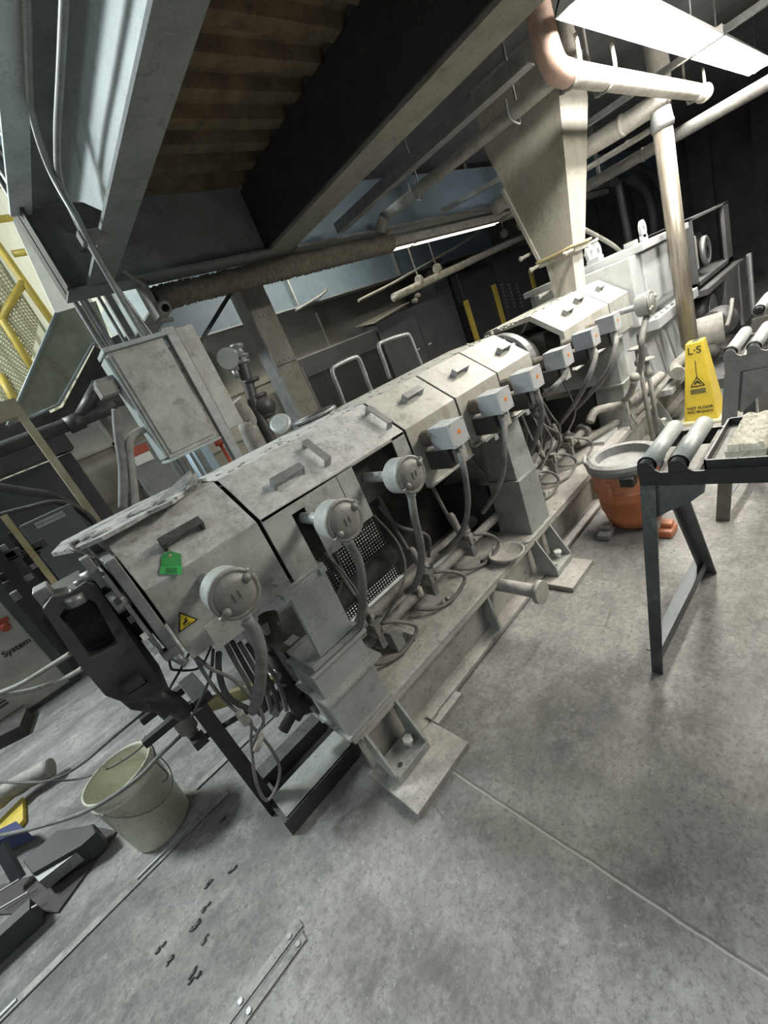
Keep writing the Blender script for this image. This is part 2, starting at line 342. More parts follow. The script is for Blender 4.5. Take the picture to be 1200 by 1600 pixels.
def text(name, body, size, loc, xdir, ydir, mt, parent, extrude=0.0006, bold=False):
    cu = bpy.data.curves.new(name, 'FONT'); cu.body = body; cu.size = size; cu.extrude = extrude; cu.align_x = 'CENTER'; cu.align_y = 'CENTER'
    if bold: cu.offset = size * 0.02
    t = bpy.data.objects.new(name, cu); COL.objects.link(t)
    bpy.context.view_layer.update()
    me = bpy.data.meshes.new_from_object(t.evaluated_get(bpy.context.evaluated_depsgraph_get()))
    bpy.data.objects.remove(t)
    x = Vector(xdir).normalized(); y = Vector(ydir).normalized(); y = (y - x * y.dot(x)).normalized(); z = x.cross(y)
    off = Vector((0, 0, 0)); p = parent
    while p is not None: off += p.location; p = p.parent
    M = Matrix.Identity(4)
    for i in range(3): M[i][0] = x[i]; M[i][1] = y[i]; M[i][2] = z[i]; M[i][3] = loc[i] - off[i]
    me.transform(M); me.materials.clear(); me.materials.append(mt)
    o = bpy.data.objects.new(name, me); COL.objects.link(o)
    if parent is not None: o.parent = parent
    return o
def ibeam_y(x0, x1, y0, y1, z0, z1, tf=0.016, tw=0.012):
    xc = (x0 + x1) / 2
    a = MB().box(x0, x1, y0, y1, z0, z0 + tf); c = MB().box(xc - tw / 2, xc + tw / 2, y0, y1, z0 + tf, z1 - tf); t = MB().box(x0, x1, y0, y1, z1 - tf, z1)
    return a, c, t

# ================================================================== SETTING
MB().box(-9, 13, -4, 14, -0.1, 0.0).build('floor', floorm, kind='structure')
# back wall behind the machine: large stained concrete panels
wb = MB(); wb.box(0.42, 13, 5.8, 6.0, 0, 2.25).box(1.75, 13, 5.8, 6.0, 2.25, 5.2)
wb.build('wall_back', wallm, kind='structure')
tr = MB()
for z in (0.55, 1.15, 1.72): tr.box(0.42, 13, 5.775, 5.80, z, z + 0.035)
for x in (0.9, 1.65, 2.4, 3.2, 4.4): tr.box(x, x + 0.03, 5.775, 5.80, 0, 2.4)
tr.build('trim_1', wallm, kind='structure')
MB().box(12.0, 12.2, -4, 6, 0, 5.2).build('wall_far', darkwall, kind='structure')
fp = MB()
for y in (0.2, 1.35, 2.3, 3.3, 4.4): fp.box(11.86, 12.0, y, y + 0.35, 0, 5.0)
fp.build('trim_2', darkwall, kind='structure')
# corrugated deck over the machine, ribs along the machine
def deck(x0, x1, mt, ymax):
    dk = MB(); y = -2.2; pitch = 0.19
    while y < ymax:
        for (ya, za, yb, zb) in ((0, 2.80, .075, 2.80), (.075, 2.80, .095, 2.85), (.095, 2.85, .17, 2.85), (.17, 2.85, .19, 2.80)):
            dk.add([(x0, y + ya, za), (x1, y + ya, za), (x1, y + yb, zb), (x0, y + yb, zb)], [(0, 1, 2, 3)])
        y += pitch
    dk.box(x0, x1, -2.2, ymax, 2.86, 2.95)
    return dk.build('ceiling', mt, kind='structure')
deck(0.86, 2.0, deckm, 2.80)
MB().box(2.0, 12, -2.2, 2.8, 2.80, 2.9).build('ceiling', mat('sooty_grey_deck', (0.10, 0.105, 0.11), 0.8, 0.0, (0.05, 0.052, 0.055), 5, 0.8, bump=0.3), kind='structure')
MB().box(2.3, 12, 2.95, 5.9, 3.25, 3.35).build('ceiling', darkwall, kind='structure')
# hall wall far to the left, ribbed cream cladding
hw = MB(); hw.box(-9, 1.75, 10.5, 10.6, 0, 8)
x = -9.0
while x < 1.7: hw.box(x, x + 0.10, 10.44, 10.5, 0, 8); x += 0.2
hw.build('wall_left', cream, kind='structure')
MB().box(1.75, 1.85, 6.0, 10.6, 0, 8).build('wall_inner', cream, kind='structure')

# --- overhead steel
a = MB().box(0.765, 0.905, -0.8, 2.84, 2.40, 2.416)
c = MB().prism([(-0.8, 2.416), (2.12, 2.416), (2.38, 2.60), (2.66, 2.74), (2.66, 2.784), (-0.8, 2.784)], 'x', 0.825, 0.840)
lb = thing('roof_beam', 'grey steel beam overhead nearest the camera with pale lit web and dusty lower flange', 'beam', (0.83, 1, 2.4))
a.build('bottom_flange', beamgrey, lb); c.build('web', webpale, lb)
t = MB().box(0.66, 0.95, -0.8, 2.80, 2.784, 2.80); t.build('top_flange', beamgrey, lb)
MB().box(0.62, 0.715, -0.8, 2.82, 2.772, 2.783).build('pale_strip', mat('pale_flange_paint', (0.68, 0.74, 0.73), 0.5, bump=0.1), lb)
ib = thing('roof_beam', 'wide black I-beam overhead crossing above the middle of the machine, pale dusty bottom flange', 'beam', (2.1, 1, 2.4))
MB().box(1.985, 2.225, -1.6, 3.66, 2.40, 2.42).build('bottom_flange', beamflange, ib)
MB().box(1.97, 2.00, -1.6, 3.60, 2.42, 2.79).build('side_plate', beamdark, ib)
MB().box(2.20, 2.215, -1.6, 3.60, 2.42, 2.79).box(1.985, 2.225, -1.6, 3.66, 2.775, 2.795).build('web', beamdark, ib)
cb = thing('roof_beam', 'dark grey cross girder parallel to the machine carrying the roof deck edge', 'beam', (1.4, 2.9, 2.4))
MB().box(0.66, 1.97, 2.84, 2.86, 2.40, 2.84).build('web', beamgrey, cb)
MB().box(0.66, 1.97, 2.78, 2.95, 2.388, 2.402).box(0.66, 1.97, 2.76, 2.95, 2.82, 2.84).build('flange', beamgrey, cb)
MB().box(0.66, 0.675, 2.74, 2.95, 2.40, 2.84).build('end_plate', dark, cb)
bb = MB()
for z in (2.5, 2.6, 2.7): bb.cyl((0.95, 2.84, z), (0.95, 2.825, z), 0.02, n=6); bb.cyl((0.85, 2.84, z), (0.85, 2.825, z), 0.02, n=6)
bb.build('bolt_row', beamgrey, cb)
cb2 = thing('roof_beam', 'grey cross girder beyond the I-beam running to the dark far wall', 'beam', (6, 2.9, 2.4))
MB().box(2.23, 11.9, 2.90, 2.92, 2.40, 2.80).build('web', bluebeam, cb2)
MB().box(2.23, 11.9, 2.82, 3.0, 2.388, 2.402).build('flange', galv, cb2)
bl = thing('girder', 'blue-grey girder with pale lower flange in front of the back wall', 'girder', (4, 5.0, 2.4))
MB().box(1.55, 8.4, 5.02, 5.04, 2.40, 3.2).build('web', bluebeam, bl)
MB().box(1.55, 8.4, 4.94, 5.12, 2.385, 2.40).build('bottom_flange', galv, bl)
MB().box(3.55, 3.57, 4.96, 5.02, 2.4, 3.2).box(5.6, 5.62, 4.96, 5.02, 2.4, 3.2).build('stiffener', galv, bl)
bl2 = thing('girder', 'pale blue girder crossing towards the blue-grey one, seen above the electrical box', 'girder', (1.0, 4, 2.5))
MB().box(1.34, 1.36, 3.0, 5.0, 2.40, 2.85).build('web', webpale, bl2)
MB().box(1.25, 1.45, 3.0, 5.0, 2.385, 2.40).build('bottom_flange', galv, bl2)
# small angle and pipe running across under the deck
tag(MB().box(2.58, 2.66, 1.13, 2.75, 2.40, 2.41).box(2.58, 2.59, 1.13, 2.75, 2.41, 2.47).build('angle_bar', galv), 'pale galvanised angle bar under the roof parallel to the black I-beam', 'bar')
cp = thing('cross_pipe', 'dusty grey pipe hung beside the angle bar with an elbow and end cap', 'pipe', (3.1, 2, 2.4))
MB().tube([(3.12, 1.14, 2.80), (3.12, 1.15, 2.50), (3.12, 1.25, 2.44), (3.12, 2.6, 2.44), (3.10, 2.72, 2.43), (3.07, 2.78, 2.36)], 0.042, 12, 4).build('pipe', pipem, cp)
for yy in (2.35, 1.5):
    MB().tube([(3.06, yy, 2.5), (3.06, yy, 2.42), (3.12, yy, 2.385), (3.18, yy, 2.42), (3.18, yy, 2.8)], 0.007, 6, 3).build('hanger', galv, cp)
sl = thing('strut_channel', 'second pale strut channel crossing just left of the feed chute', 'bar', (3.4, 2, 2.3))
MB().beam(at('z', 2.42, 690, 330), at('z', 2.42, 880, 225), 0.04, 0.04).build('channel', galv, sl)

# column under the I-beam
col = thing('support_column', 'beige bolted box column under the I-beam behind the machine', 'column', (2.1, 3.5, 0))
MB().box(1.995, 2.215, 3.45, 3.455, 1.72, 2.40).build('upper_plate', beamflange, col)
MB().box(1.995, 2.215, 3.45, 3.455, 0.0, 1.715).build('lower_plate', beamflange, col)
MB().box(1.990, 1.996, 3.456, 3.66, 0, 2.39).box(2.21, 2.216, 3.456, 3.66, 0, 2.39).build('side_channel', galv, col)
MB().box(2.0, 2.21, 3.65, 3.66, 0, 2.39).build('back_plate', galv, col)
for z in (2.14, 1.755, 1.675):
    for x in (2.05, 2.10, 2.155):
        MB().cyl((x, 3.45, z), (x, 3.442, z), 0.008, n=8).build('rivet', midst, col)

# brown crust-covered horizontal pipe along the cross girder
cr = thing('crusted_pipe', 'brown pipe caked with shaggy dust running in front of the column', 'pipe', (2, 3, 2.3))
MB().tube([(1.12, 2.96, 2.31), (1.6, 2.96, 2.31), (2.2, 2.96, 2.31), (2.9, 2.96, 2.31), (3.35, 2.96, 2.31)], 0.070, 20, 60, jit=0.12).build('pipe', brown, cr)
MB().lathe((1.14, 2.93, 2.26), (-0.3, -0.9, -0.35), [(0.036, 0), (0.038, 0.08), (0.032, 0.16), (0.024, 0.16), (0.024, 0.02)], 18).build('open_spout', pipem, cr)
MB().tube([(1.2, 3.05, 2.2), (0.98, 2.98, 2.2)], 0.014, 6, 1).build('tie_rod', pipem, cr)
MB().box(1.06, 1.09, 2.86, 2.99, 2.19, 2.42).build('hanger_plate', pipem, cr)
tag(MB().tube([(0.95, 2.70, 2.40), (1.06, 2.84, 2.37), (1.12, 2.96, 2.31)], 0.012, 6, 3).build('hanger_rod', pipem), 'short dusty hanger rod dropping to the end of the crusted pipe', 'rod')
tag(MB().beam(at('y', 3.6, 362, 455), at('y', 3.6, 285, 580), 0.03, 0.03).build('brace', dark), 'thin dark diagonal brace left of the column', 'brace')
# run of duct and pale beam above the far lamp
tag(MB().box(2.25, 8.8, 3.02, 3.10, 2.30, 2.37).build('conduit_tray', pipem), 'dusty pale tray rail above the far fluorescent lamp', 'tray')
tag(MB().tube([(2.3, 3.17, 2.42), (5, 3.17, 2.42), (9, 3.17, 2.42)], 0.035, 12, 4).box(3.2, 3.22, 3.16, 3.18, 2.42, 3.25).box(5.2, 5.22, 3.16, 3.18, 2.42, 3.25).box(7.2, 7.22, 3.16, 3.18, 2.42, 3.25).build('pipe', insul), 'pale pipe along the tray above the far fluorescent lamp', 'pipe')

# ------------------------------------------------------------------ lamps
def lamp(name, label, x0, x1, yc, z, wd, glow, group):
    t = thing(name, label, 'lamp', ((x0 + x1) / 2, yc, z), group)
    MB().prism([(yc - wd / 2, z), (yc - wd * 0.28, z + 0.055), (yc + wd * 0.28, z + 0.055), (yc + wd / 2, z), (yc + wd / 2 + 0.004, z + 0.004), (yc + wd * 0.30, z + 0.065), (yc - wd * 0.30, z + 0.065), (yc - wd / 2 - 0.004, z + 0.004)], 'x', x0, x1).build('housing', white, t)
    for xe in (x0, x1 - 0.012): MB().box(xe, xe + 0.012, yc - wd / 2, yc + wd / 2, z, z + 0.06).build('end_cap', white, t)
    for s in (-1, 1):
        MB().cyl((x0 + 0.03, yc + s * wd * 0.24, z + 0.012), (x1 - 0.03, yc + s * wd * 0.24, z + 0.012), 0.019, n=12).build('tube', glow, t)
    for x in (x0 + 0.3, x1 - 0.3):
        MB().cyl((x, yc, z + 0.06), (x, yc, 2.80 if yc < 2 else 3.25), 0.005, n=6).build('hanger', galv, t)
    return t
lamp('fluorescent_lamp', 'glaring white fluorescent batten overhead at top right, nearer of the pair over the aisle', 2.50, 4.55, 0.85, 2.43, 0.19, tubeglow, None)
lamp('fluorescent_lamp', 'glaring white fluorescent batten overhead at top right, farther of the pair over the aisle', 4.60, 6.65, 0.85, 2.43, 0.19, tubeglow, None)
lamp('fluorescent_lamp', 'yellowish glowing fluorescent batten behind the column, left of the two in line', 2.55, 4.15, 3.36, 2.36, 0.12, tubeglow2, None)
lamp('fluorescent_lamp', 'yellowish glowing fluorescent batten beyond the column, right of the two ending near the chute', 4.18, 5.9, 3.36, 2.36, 0.12, tubeglow2, None)

# pipe with copper elbow by the near lamp
wp = thing('lagged_pipe', 'pale lagged pipe with reddish elbow under the bright aisle lamp', 'pipe', (4, 1.1, 2.35))
z = 2.33
MB().tube([(2.80, 1.06, z), (4.0, 1.06, z), (5.45, 1.06, z)], 0.052, 16, 4, jit=0.02).build('pipe', insul, wp)
MB().tube([(2.82, 1.06, z), (2.72, 1.06, z + 0.01), (2.655, 1.055, z + 0.06), (2.62, 1.05, z + 0.16), (2.60, 1.05, 2.79)], 0.056, 16, 5).build('elbow', copper, wp)
for x in (2.84, 3.30, 5.20):
    MB().tube([(x, 1.12, 2.8), (x, 1.12, z), (x, 1.085, z - 0.05), (x, 1.035, z - 0.05), (x, 1.0, z), (x, 1.0, 2.45)], 0.010, 6, 3).build('hanger', pipem, wp)
MB().lathe((5.42, 1.06, z), (1, 0, 0), [(0.06, 0), (0.066, 0.03), (0.06, 0.07), (0.03, 0.08)], 16).build('end_cap', insul, wp)
# horizontal pipes running away at top right
dustpipe = mat('dark_dusty_pipe', (0.14, 0.135, 0.125), 0.7, 0.1, (0.08, 0.08, 0.075), 12, 0.8, dust=0.4, bump=0.3)
for (xx, zz, r, y0, y1, mt, lab) in ((4.95, 2.37, 0.075, 1.22, 2.81, insul, 'thick pale lagged pipe crossing right of the feed chute'),
     (5.02, 2.235, 0.024, 1.20, 2.81, pipem, 'slim pipe slung below the thick lagged pipe'),
     (5.36, 2.14, 0.050, -1.8, 2.81, dustpipe, 'dark grey pipe crossing behind the top of the steel pole')):
    b = MB().tube([(xx, y1, zz), (xx, (y0 + y1) / 2, zz), (xx, y0 + .1, zz), (xx, y0 + .03, zz + .04), (xx, y0, zz + .12), (xx, y0, 2.8)], r, 14, 5, jit=0.03)
    for yy in (1.9, 2.5): b.box(xx - 0.01, xx + 0.01, yy - 0.015, yy + 0.015, zz, 2.8)
    for yy in (1.5, 2.2, 2.6): b.lathe((xx, yy, zz), (0, 1, 0), [(r * 1.02, 0), (r * 1.12, 0.003), (r * 1.12, 0.03), (r * 1.02, 0.033)], 14)
    tag(b.build('pipe', mt), lab, 'pipe')
tag(MB().beam((4.60, -0.5, 2.46), (4.60, 2.4, 2.46), 0.05, 0.04).build('strut_channel', galv), 'pale strut channel crossing between chute and steel pole', 'bar')

# steel pole (conduit drop) beside the gearbox
pl = thing('steel_pole', 'worn bare steel pole dropping from the overhead pipes beside the gearbox', 'pole', (5.2, 1.35, 0.3))
MB().tube([at('y', 1.08, 1078, 540), at('y', 1.08, 1035, 200)], 0.060, 20, 1).build('tube', mat('streaky_tube_steel', (0.42, 0.38, 0.31), 0.4, 0.6, (0.20, 0.17, 0.14), 6, 0.9, bump=0.1, stretch=(9, 9, 0.6)), pl)
ptop = at('y', 1.08, 1035, 198); pbt = at('y', 1.08, 1078, 540)
MB().lathe(ptop - Vector((0, 0, 0.02)), (0, 0, 1), [(0.068, 0), (0.074, 0.03), (0.068, 0.06), (0.06, 0.12)], 16).build('top_collar', midst, pl)
MB().tube([pbt + Vector((0, 0, 0.05)), pbt - Vector((0.02, 0, 0.05)), pbt - Vector((0.20, -0.06, 0.10)), (3.95, 1.10, 0.44)], 0.05, 12, 6).build('bottom_elbow', pipem, pl)

# feed chute
ch = thing('feed_chute', 'tall tapering sheet-metal feed chute dropping into the machine barrel', 'chute', (3.6, 1.6, 1.35))
def frus(mb, a, b):
    """a, b = (x0,x1,y0,y1,z)"""
    vs = [(a[0], a[2], a[4]), (a[1], a[2], a[4]), (a[1], a[3], a[4]), (a[0], a[3], a[4]), (b[0], b[2], b[4]), (b[1], b[2], b[4]), (b[1], b[3], b[4]), (b[0], b[3], b[4])]
    return mb.add(vs, [(0, 1, 2, 3), (4, 5, 6, 7), (0, 1, 5, 4), (1, 2, 6, 5), (2, 3, 7, 6), (3, 0, 4, 7)])
frus(MB(), (3.42, 3.62, 1.45, 1.68, 1.61), (3.42, 3.86, 1.35, 1.90, 2.44)).box(3.42, 3.86, 1.35, 1.90, 2.44, 2.80).build('hopper_body', chutem, ch)
MB().box(3.40, 3.66, 1.43, 1.71, 1.578, 1.612).build('flange', chutem2, ch, bevel=.003)
MB().tube([(3.395, 1.72, 1.62), (3.39, 1.55, 1.615), (3.395, 1.425, 1.62), (3.52, 1.42, 1.618), (3.67, 1.425, 1.622)], 0.010, 7, 5, jit=.2).build('seal_rope', yellow2, ch)
frus(MB(), (3.44, 3.60, 1.50, 1.66, 1.30), (3.43, 3.61, 1.47, 1.67, 1.585)).build('throat', chutem2, ch)
MB().beam((3.41, 1.70, 1.63), (3.41, 1.84, 2.17), 0.022, 0.022, (1, 0, 0)).build('edge_strip', chutem2, ch)
for (x, y_, zz) in ((3.37, 1.44, 1.60), (3.37, 1.70, 1.60), (3.40, 1.70, 1.40), (3.38, 1.76, 1.70), (3.70, 1.42, 1.60)):
    MB().cyl((x - 0.05, y_ + 0.03, zz - 0.01), (x + 0.06, y_, zz), 0.012, n=8).ball((x - 0.05, y_ + 0.03, zz - 0.01), 0.018, 8).build('clamp_bolt', pipem, ch)
# ================================================================== MACHINE
YC = 1.62
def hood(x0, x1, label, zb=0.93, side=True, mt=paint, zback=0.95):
    t = thing('barrel_hood', label, 'machine cover', (0.5 * (x0 + x1), YC, zb))
    pr = [(1.46, 1.33), (1.80, 1.33), (1.97, 1.178), (1.97, zback)]
    full = [(1.28, zb), (1.28, 1.178)] + pr
    if side:
        MB().shell(full, 0.006, 'x', x0, x1).build('casing', mt, t, bevel=0.002)
    else:
        MB().shell([(1.28, 1.165), (1.28, 1.178)] + pr, 0.006, 'x', x0, x1).build('casing', mt, t, bevel=0.002)
    return t
def handle(parent, x0, x1, f=0.45, mt=midst, length=None, name='handle', along='x'):
    """bent strap handle standing on the sloping face; f = position down the slope"""
    s0 = Vector((0, 1.28, 1.178)); s1 = Vector((0, 1.46, 1.33)); d = (s1 - s0).normalized(); nrm = Vector((0, -d.z, d.y))
    b = MB()
    if along == 'x':
        P = s0 + (s1 - s0) * f; w2 = 0.016
        for (xa, xb, h0, h1) in ((x0, x0 + 0.010, 0, 0.034), (x1 - 0.010, x1, 0, 0.034), (x0, x1, 0.030, 0.036)):
            vs = []
            for x in (xa, xb):
                for sd in (-w2, w2):
                    for h in (h0, h1): vs.append(Vector((x, 0, 0)) + P + d * sd + nrm * h)
            b.add(vs, [(0, 1, 3, 2), (4, 6, 7, 5), (0, 4, 5, 1), (2, 3, 7, 6), (0, 2, 6, 4), (1, 5, 7, 3)])
    else:
        xc = x0
        A = s0 + (s1 - s0) * 0.20; B = s0 + (s1 - s0) * 0.72
        for (p, q_) in ((A, A + nrm * 0.035), (B, B + nrm * 0.035), (A + nrm * 0.035 - d * 0.005, B + nrm * 0.035 + d * 0.005)):
            b.beam(Vector((xc, 0, 0)) + p, Vector((xc, 0, 0)) + q_, 0.030, 0.007, up=(nrm if p is A + nrm else (d if (q_ - p).normalized().dot(nrm) > 0.9 else nrm)))
    b.build(name, mt, parent, bevel=0.0015)
def tri_sticker(parent, x, z, s, y=1.2785):
    MB().prism([(x - s, z + s * 0.9), (x - s, z - s * 0.9), (x + s * 0.85, z)][::1] if False else [(x - s, z - s * 0.7), (x + s, z - s * 0.7), (x, z + s)], 'y', y - 0.001, y + 0.0006).build('warning_sticker', ink, parent)
    k = 0.80; zz = z - 0.02 * s
    MB().prism([(x - s * k, zz - s * 0.7 * k), (x + s * k, zz - s * 0.7 * k), (x, zz + s * k)], 'y', y - 0.0018, y - 0.001).build('sticker_field', hazy, parent)
    b = MB()
    b.prism([(x - s * .36, zz - s * .16), (x - s * .1, zz - s * .05), (x + s * .16, zz + s * .22), (x + s * .26, zz + s * .16), (x + s * .12, zz - s * .06), (x + s * .30, zz - s * .12), (x + s * .1, zz - s * .24), (x - s * .3, zz - s * .28)], 'y', y - 0.0024, y - 0.0018)
    b.box(x - s * .4, x + s * .35, y - 0.0024, y - 0.0018, zz - s * .46, zz - s * .36)
    b.build('hand_symbol', ink, parent)

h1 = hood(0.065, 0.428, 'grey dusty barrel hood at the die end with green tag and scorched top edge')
handle(h1, 0.17, 0.30, 0.40, dark)
tri_sticker(h1, 0.105, 1.045, 0.030)
MB().box(0.13, 0.25, 1.235, 1.2395, 0.925, 1.01).build('bracket_plate', paint, h1, bevel=0.001)
MB().box(0.14, 0.16, 1.238, 1.28, 0.95, 0.97).box(0.22, 0.24, 1.238, 1.28, 0.95, 0.97).build('bracket_arm', paint, h1)
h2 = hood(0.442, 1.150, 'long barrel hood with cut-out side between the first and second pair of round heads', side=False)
p2 = MB(); Y0, Y1 = 1.280, 1.286
p2.prism([(0.442, 0.93), (0.442, 1.178), (0.845, 1.170), (0.845, 0.955), (0.72, 0.955), (0.70, 1.00), (0.66, 0.93), (0.60, 0.93), (0.60, 1.135), (0.545, 1.135), (0.545, 0.93)], 'y', Y0, Y1)
p2.build('side_panel', paint, h2)
MB().box(1.075, 1.150, Y0, Y1, 1.00, 1.178).build('end_strip', paint, h2)
handle(h2, 0.555, 0.685, 0.35, midst)
handle(h2, 0.775, 0.775, along='y'); handle(h2, 1.115, 1.115, along='y')
MB().box(0.765, 0.768, 1.2795, 1.2800, 0.955, 1.17).build('seam', dark, h2)
h3 = hood(1.164, 1.513, 'dusty barrel hood third from the die end with yellowed side panel', zb=0.905, mt=paintw)
handle(h3, 1.30, 1.42, 0.55, midst)
h4 = hood(1.525, 1.880, 'barrel hood fourth from the die end bearing a small yellow warning triangle', mt=paintw)
handle(h4, 1.66, 1.77, 0.50, midst); tri_sticker(h4, 1.605, 1.115, 0.022)
h5 = hood(1.890, 2.230, 'barrel hood fifth from the die end, beside the exposed bolted flange', mt=paintw)
handle(h5, 2.05, 2.15, 0.42, midst)
h6 = hood(2.66, 3.365, 'long barrel hood with two small handles under the feed chute', mt=paintw)
handle(h6, 2.86, 2.97, 0.45, midst); handle(h6, 3.12, 3.22, 0.62, midst)
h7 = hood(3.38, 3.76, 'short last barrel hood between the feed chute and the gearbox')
handle(h7, 3.50, 3.58, 0.62, midst)
for (t, xs) in ((h1, (0.38,)), (h3, (1.20, 1.48)), (h4, (1.55, 1.85)), (h5, (1.92, 2.2)), (h6, (2.7, 3.0, 3.3))):
    for x in xs: MB().lathe((x, 1.28, 0.965), (0, -1, 0), [(0.006, 0), (0.006, 0.003), (0.001, 0.004)], 8).build('screw', midst, t)
for (t, xs) in ((h3, (1.43,)), (h4, (1.70,)), (h5, (2.06,)), (h6, (2.80, 3.12))):
    for x in xs: MB().box(x, x + 0.002, 1.2788, 1.2800, 0.93, 1.06).build('seam', dark, t)
for t, x0, x1 in ((h3, 1.17, 1.50), (h4, 1.53, 1.875), (h5, 1.895, 2.225), (h6, 2.665, 3.36)):
    MB().box(x0, x1, 1.262, 1.282, 0.925 if t is not h3 else 0.90, 0.933 if t is not h3 else 0.908).build('bottom_lip', t and paint, t)
MB().shell([(1.28, 0.95), (1.28, 1.178), (1.46, 1.33), (1.80, 1.33), (1.97, 1.178), (1.97, 0.95)], 0.03, 'x', 2.655, 2.664).build('front_rim', paintw, h6)
# label frames along the hood bottoms (slotted edge strips)
for i, (x0, x1) in enumerate(((1.62, 1.76), (1.95, 2.10))):
    tag(MB().box(x0, x1, 1.268, 1.277, 0.912, 0.925).box(x0 + 0.07, x0 + 0.10, 1.262, 1.277, 0.89, 0.912).build('hinge_strip', alum), ['narrow hinge strip below the hood with the yellow triangle', 'narrow hinge strip below the fifth hood from the die end'][i], 'hinge')
# scorched board lying on the first hood
bd = MB(); n = 16; vs = []; random.seed(3)
top = [(-0.055, 1.60), (0.0, 1.42), (0.06, 1.38), (0.13, 1.37), (0.20, 1.40), (0.26, 1.37), (0.33, 1.45), (0.40, 1.52), (0.43, 1.60), (0.42, 1.78), (0.30, 1.82), (0.1, 1.83), (-0.02, 1.80)]
bd.prism([(x + random.uniform(-.006, .006), y_ + random.uniform(-.006, .006)) for x, y_ in top], 'z', 1.337, 1.349)
for k in range(26):
    x = random.uniform(0.02, 0.40); y_ = random.uniform(1.42, 1.52)
    bd.ball((x, y_, 1.352), random.uniform(0.008, 0.02), 6, (1.4, 1.0, 0.5))
tag(bd.build('scorched_crust', crust), 'flaky black and white scorched crust sheet lying on top of the first hood', 'crust')
fl = MB(); fl.poly([at('y', 1.47, 262, 800), at('y', 1.47, 305, 738), at('y', 1.50, 312, 760), at('y', 1.47, 268, 802)], (0.2, -1, 0.3), 0.008)
fl.poly([at('y', 1.5, 232, 795), at('y', 1.5, 296, 735), at('y', 1.45, 308, 757), at('y', 1.45, 262, 802)], (0.3, -1, 0.5), 0.006)
tag(fl.build('bent_flap', crust), 'bent scorched sheet flap sticking up from the first hood edge', 'flap')
# green tag folded over the bend of the first hood
gt = thing('green_tag', 'bright green tag hanging from the first hood handle', 'tag', (0.13, 1.27, 1.16))
def onslope(px, py, lift=0.0):
    n = Vector((0, -0.645, 0.764)); q_ = Vector((0, 1.28, 1.178)) + n * lift
    d = RX * ((px - 600) / FPX) + RY * ((py - 800) / FPX) + RZ
    return CP + d * ((q_ - CP).dot(n) / d.dot(n))
nS = (0, -0.645, 0.764)
MB().poly([onslope(*p, 0.003) for p in ((253, 867), (266, 861), (283, 866), (284, 893), (251, 893))], nS, 0.0015).build('card', green, gt)
MB().poly([onslope(*p, 0.0046) for p in ((250, 886), (285, 884), (284, 898), (250, 897))], nS, 0.0012).build('fold', mat('light_green_plastic', (0.08, 0.50, 0.14), 0.4, bump=0), gt)
pc_ = onslope(265, 868, 0.0045)
MB().lathe(pc_, nS, [(0.005, 0), (0.005, 0.001), (0.002, 0.002)], 10).build('eyelet', yellow2, gt)
bb_ = MB()
for k in range(8):
    a_ = onslope(259 + k * 2.4, 887, 0.006); b_ = onslope(259 + k * 2.4, 896, 0.006); bb_.beam(a_, b_, 0.0012, 0.0008, nS)
bb_.build('printed_bars', ink, gt)

# barrel & innards
br = thing('extruder_barrel', 'dark sooty barrel and heater bodies inside the row of hoods', 'machine barrel', (2, YC, 1.0))
MB().box(0.08, 2.25, 1.40, 1.84, 0.96, 1.22).build('heater_body', cavity, br)
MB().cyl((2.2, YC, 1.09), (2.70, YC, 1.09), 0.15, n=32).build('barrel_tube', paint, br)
MB().lathe((2.46, YC, 1.09), (1, 0, 0), [(0.165, 0), (0.212, 0.0), (0.212, 0.06), (0.165, 0.06)], 40, False).build('flange', midst, br)
MB().cyl((2.450, YC, 1.09), (2.462, YC, 1.09), 0.195, n=40).build('flange_face', dark, br)
for k in range(16):
    a = 2 * PI * k / 16
    cy, cz = YC + 0.178 * math.cos(a), 1.09 + 0.178 * math.sin(a)
    MB().cyl((2.42, cy, cz), (2.46, cy, cz), 0.017, n=10).build('flange_bolt', midst, br)
MB().cyl((2.235, YC, 1.09), (2.44, YC, 1.09), 0.200, 0.145, n=40).build('adapter_cone', paint, br)
MB().box(2.68, 3.8, 1.42, 1.82, 0.92, 1.20).build('rear_heater_body', cavity, br)
MB().shell([(1.33, 0.93), (1.33, 1.16), (1.48, 1.30), (1.78, 1.30), (1.92, 1.16), (1.92, 0.93)], 0.02, 'x', 0.10, 0.84).build('inner_liner', cavity, br)

# supports
def pedestal(x0, x1, label, y1=1.98):
    t = thing('support_pedestal', label, 'pedestal', (0.5 * (x0 + x1), 1.4, 0.275))
    lo = MB()   # lower box, tapering
    frus(lo, (x0 - 0.005, x1 + 0.005, 1.268, 1.48, 0.285), (x0 + 0.005, x1 - 0.005, 1.262, 1.46, 0.605))
    lo.build('lower_box', paint2, t, bevel=0.003)
    MB().box(x0 - 0.012, x1 + 0.012, 1.255, 1.485, 0.272, 0.287).build('base_plate', paint2, t, bevel=0.002)
    MB().box(x0 - 0.008, x1 + 0.008, 1.252, 1.475, 0.605, 0.620).build('joint_plate', paint2, t, bevel=0.002)
    up = MB(); frus(up, (x0 + 0.004, x1 - 0.004, 1.268, 1.45, 0.620), (x0 + 0.02, x1 - 0.02, 1.275, 1.42, 0.915)); up.build('upper_box', paint2, t, bevel=0.003)
    MB().box(x0 - 0.015, x1 + 0.015, 1.262, 1.42, 0.915, 0.928).build('top_plate', paint2, t)
    MB().box(x0, x1 , 1.48, y1, 0.285, 0.60).build('cross_wall', dark, t)
    return t
pd1 = thing('support_pedestal', 'stepped grey pedestal with ledges under the die end of the machine', 'pedestal', (0.45, 1.4, 0.275))
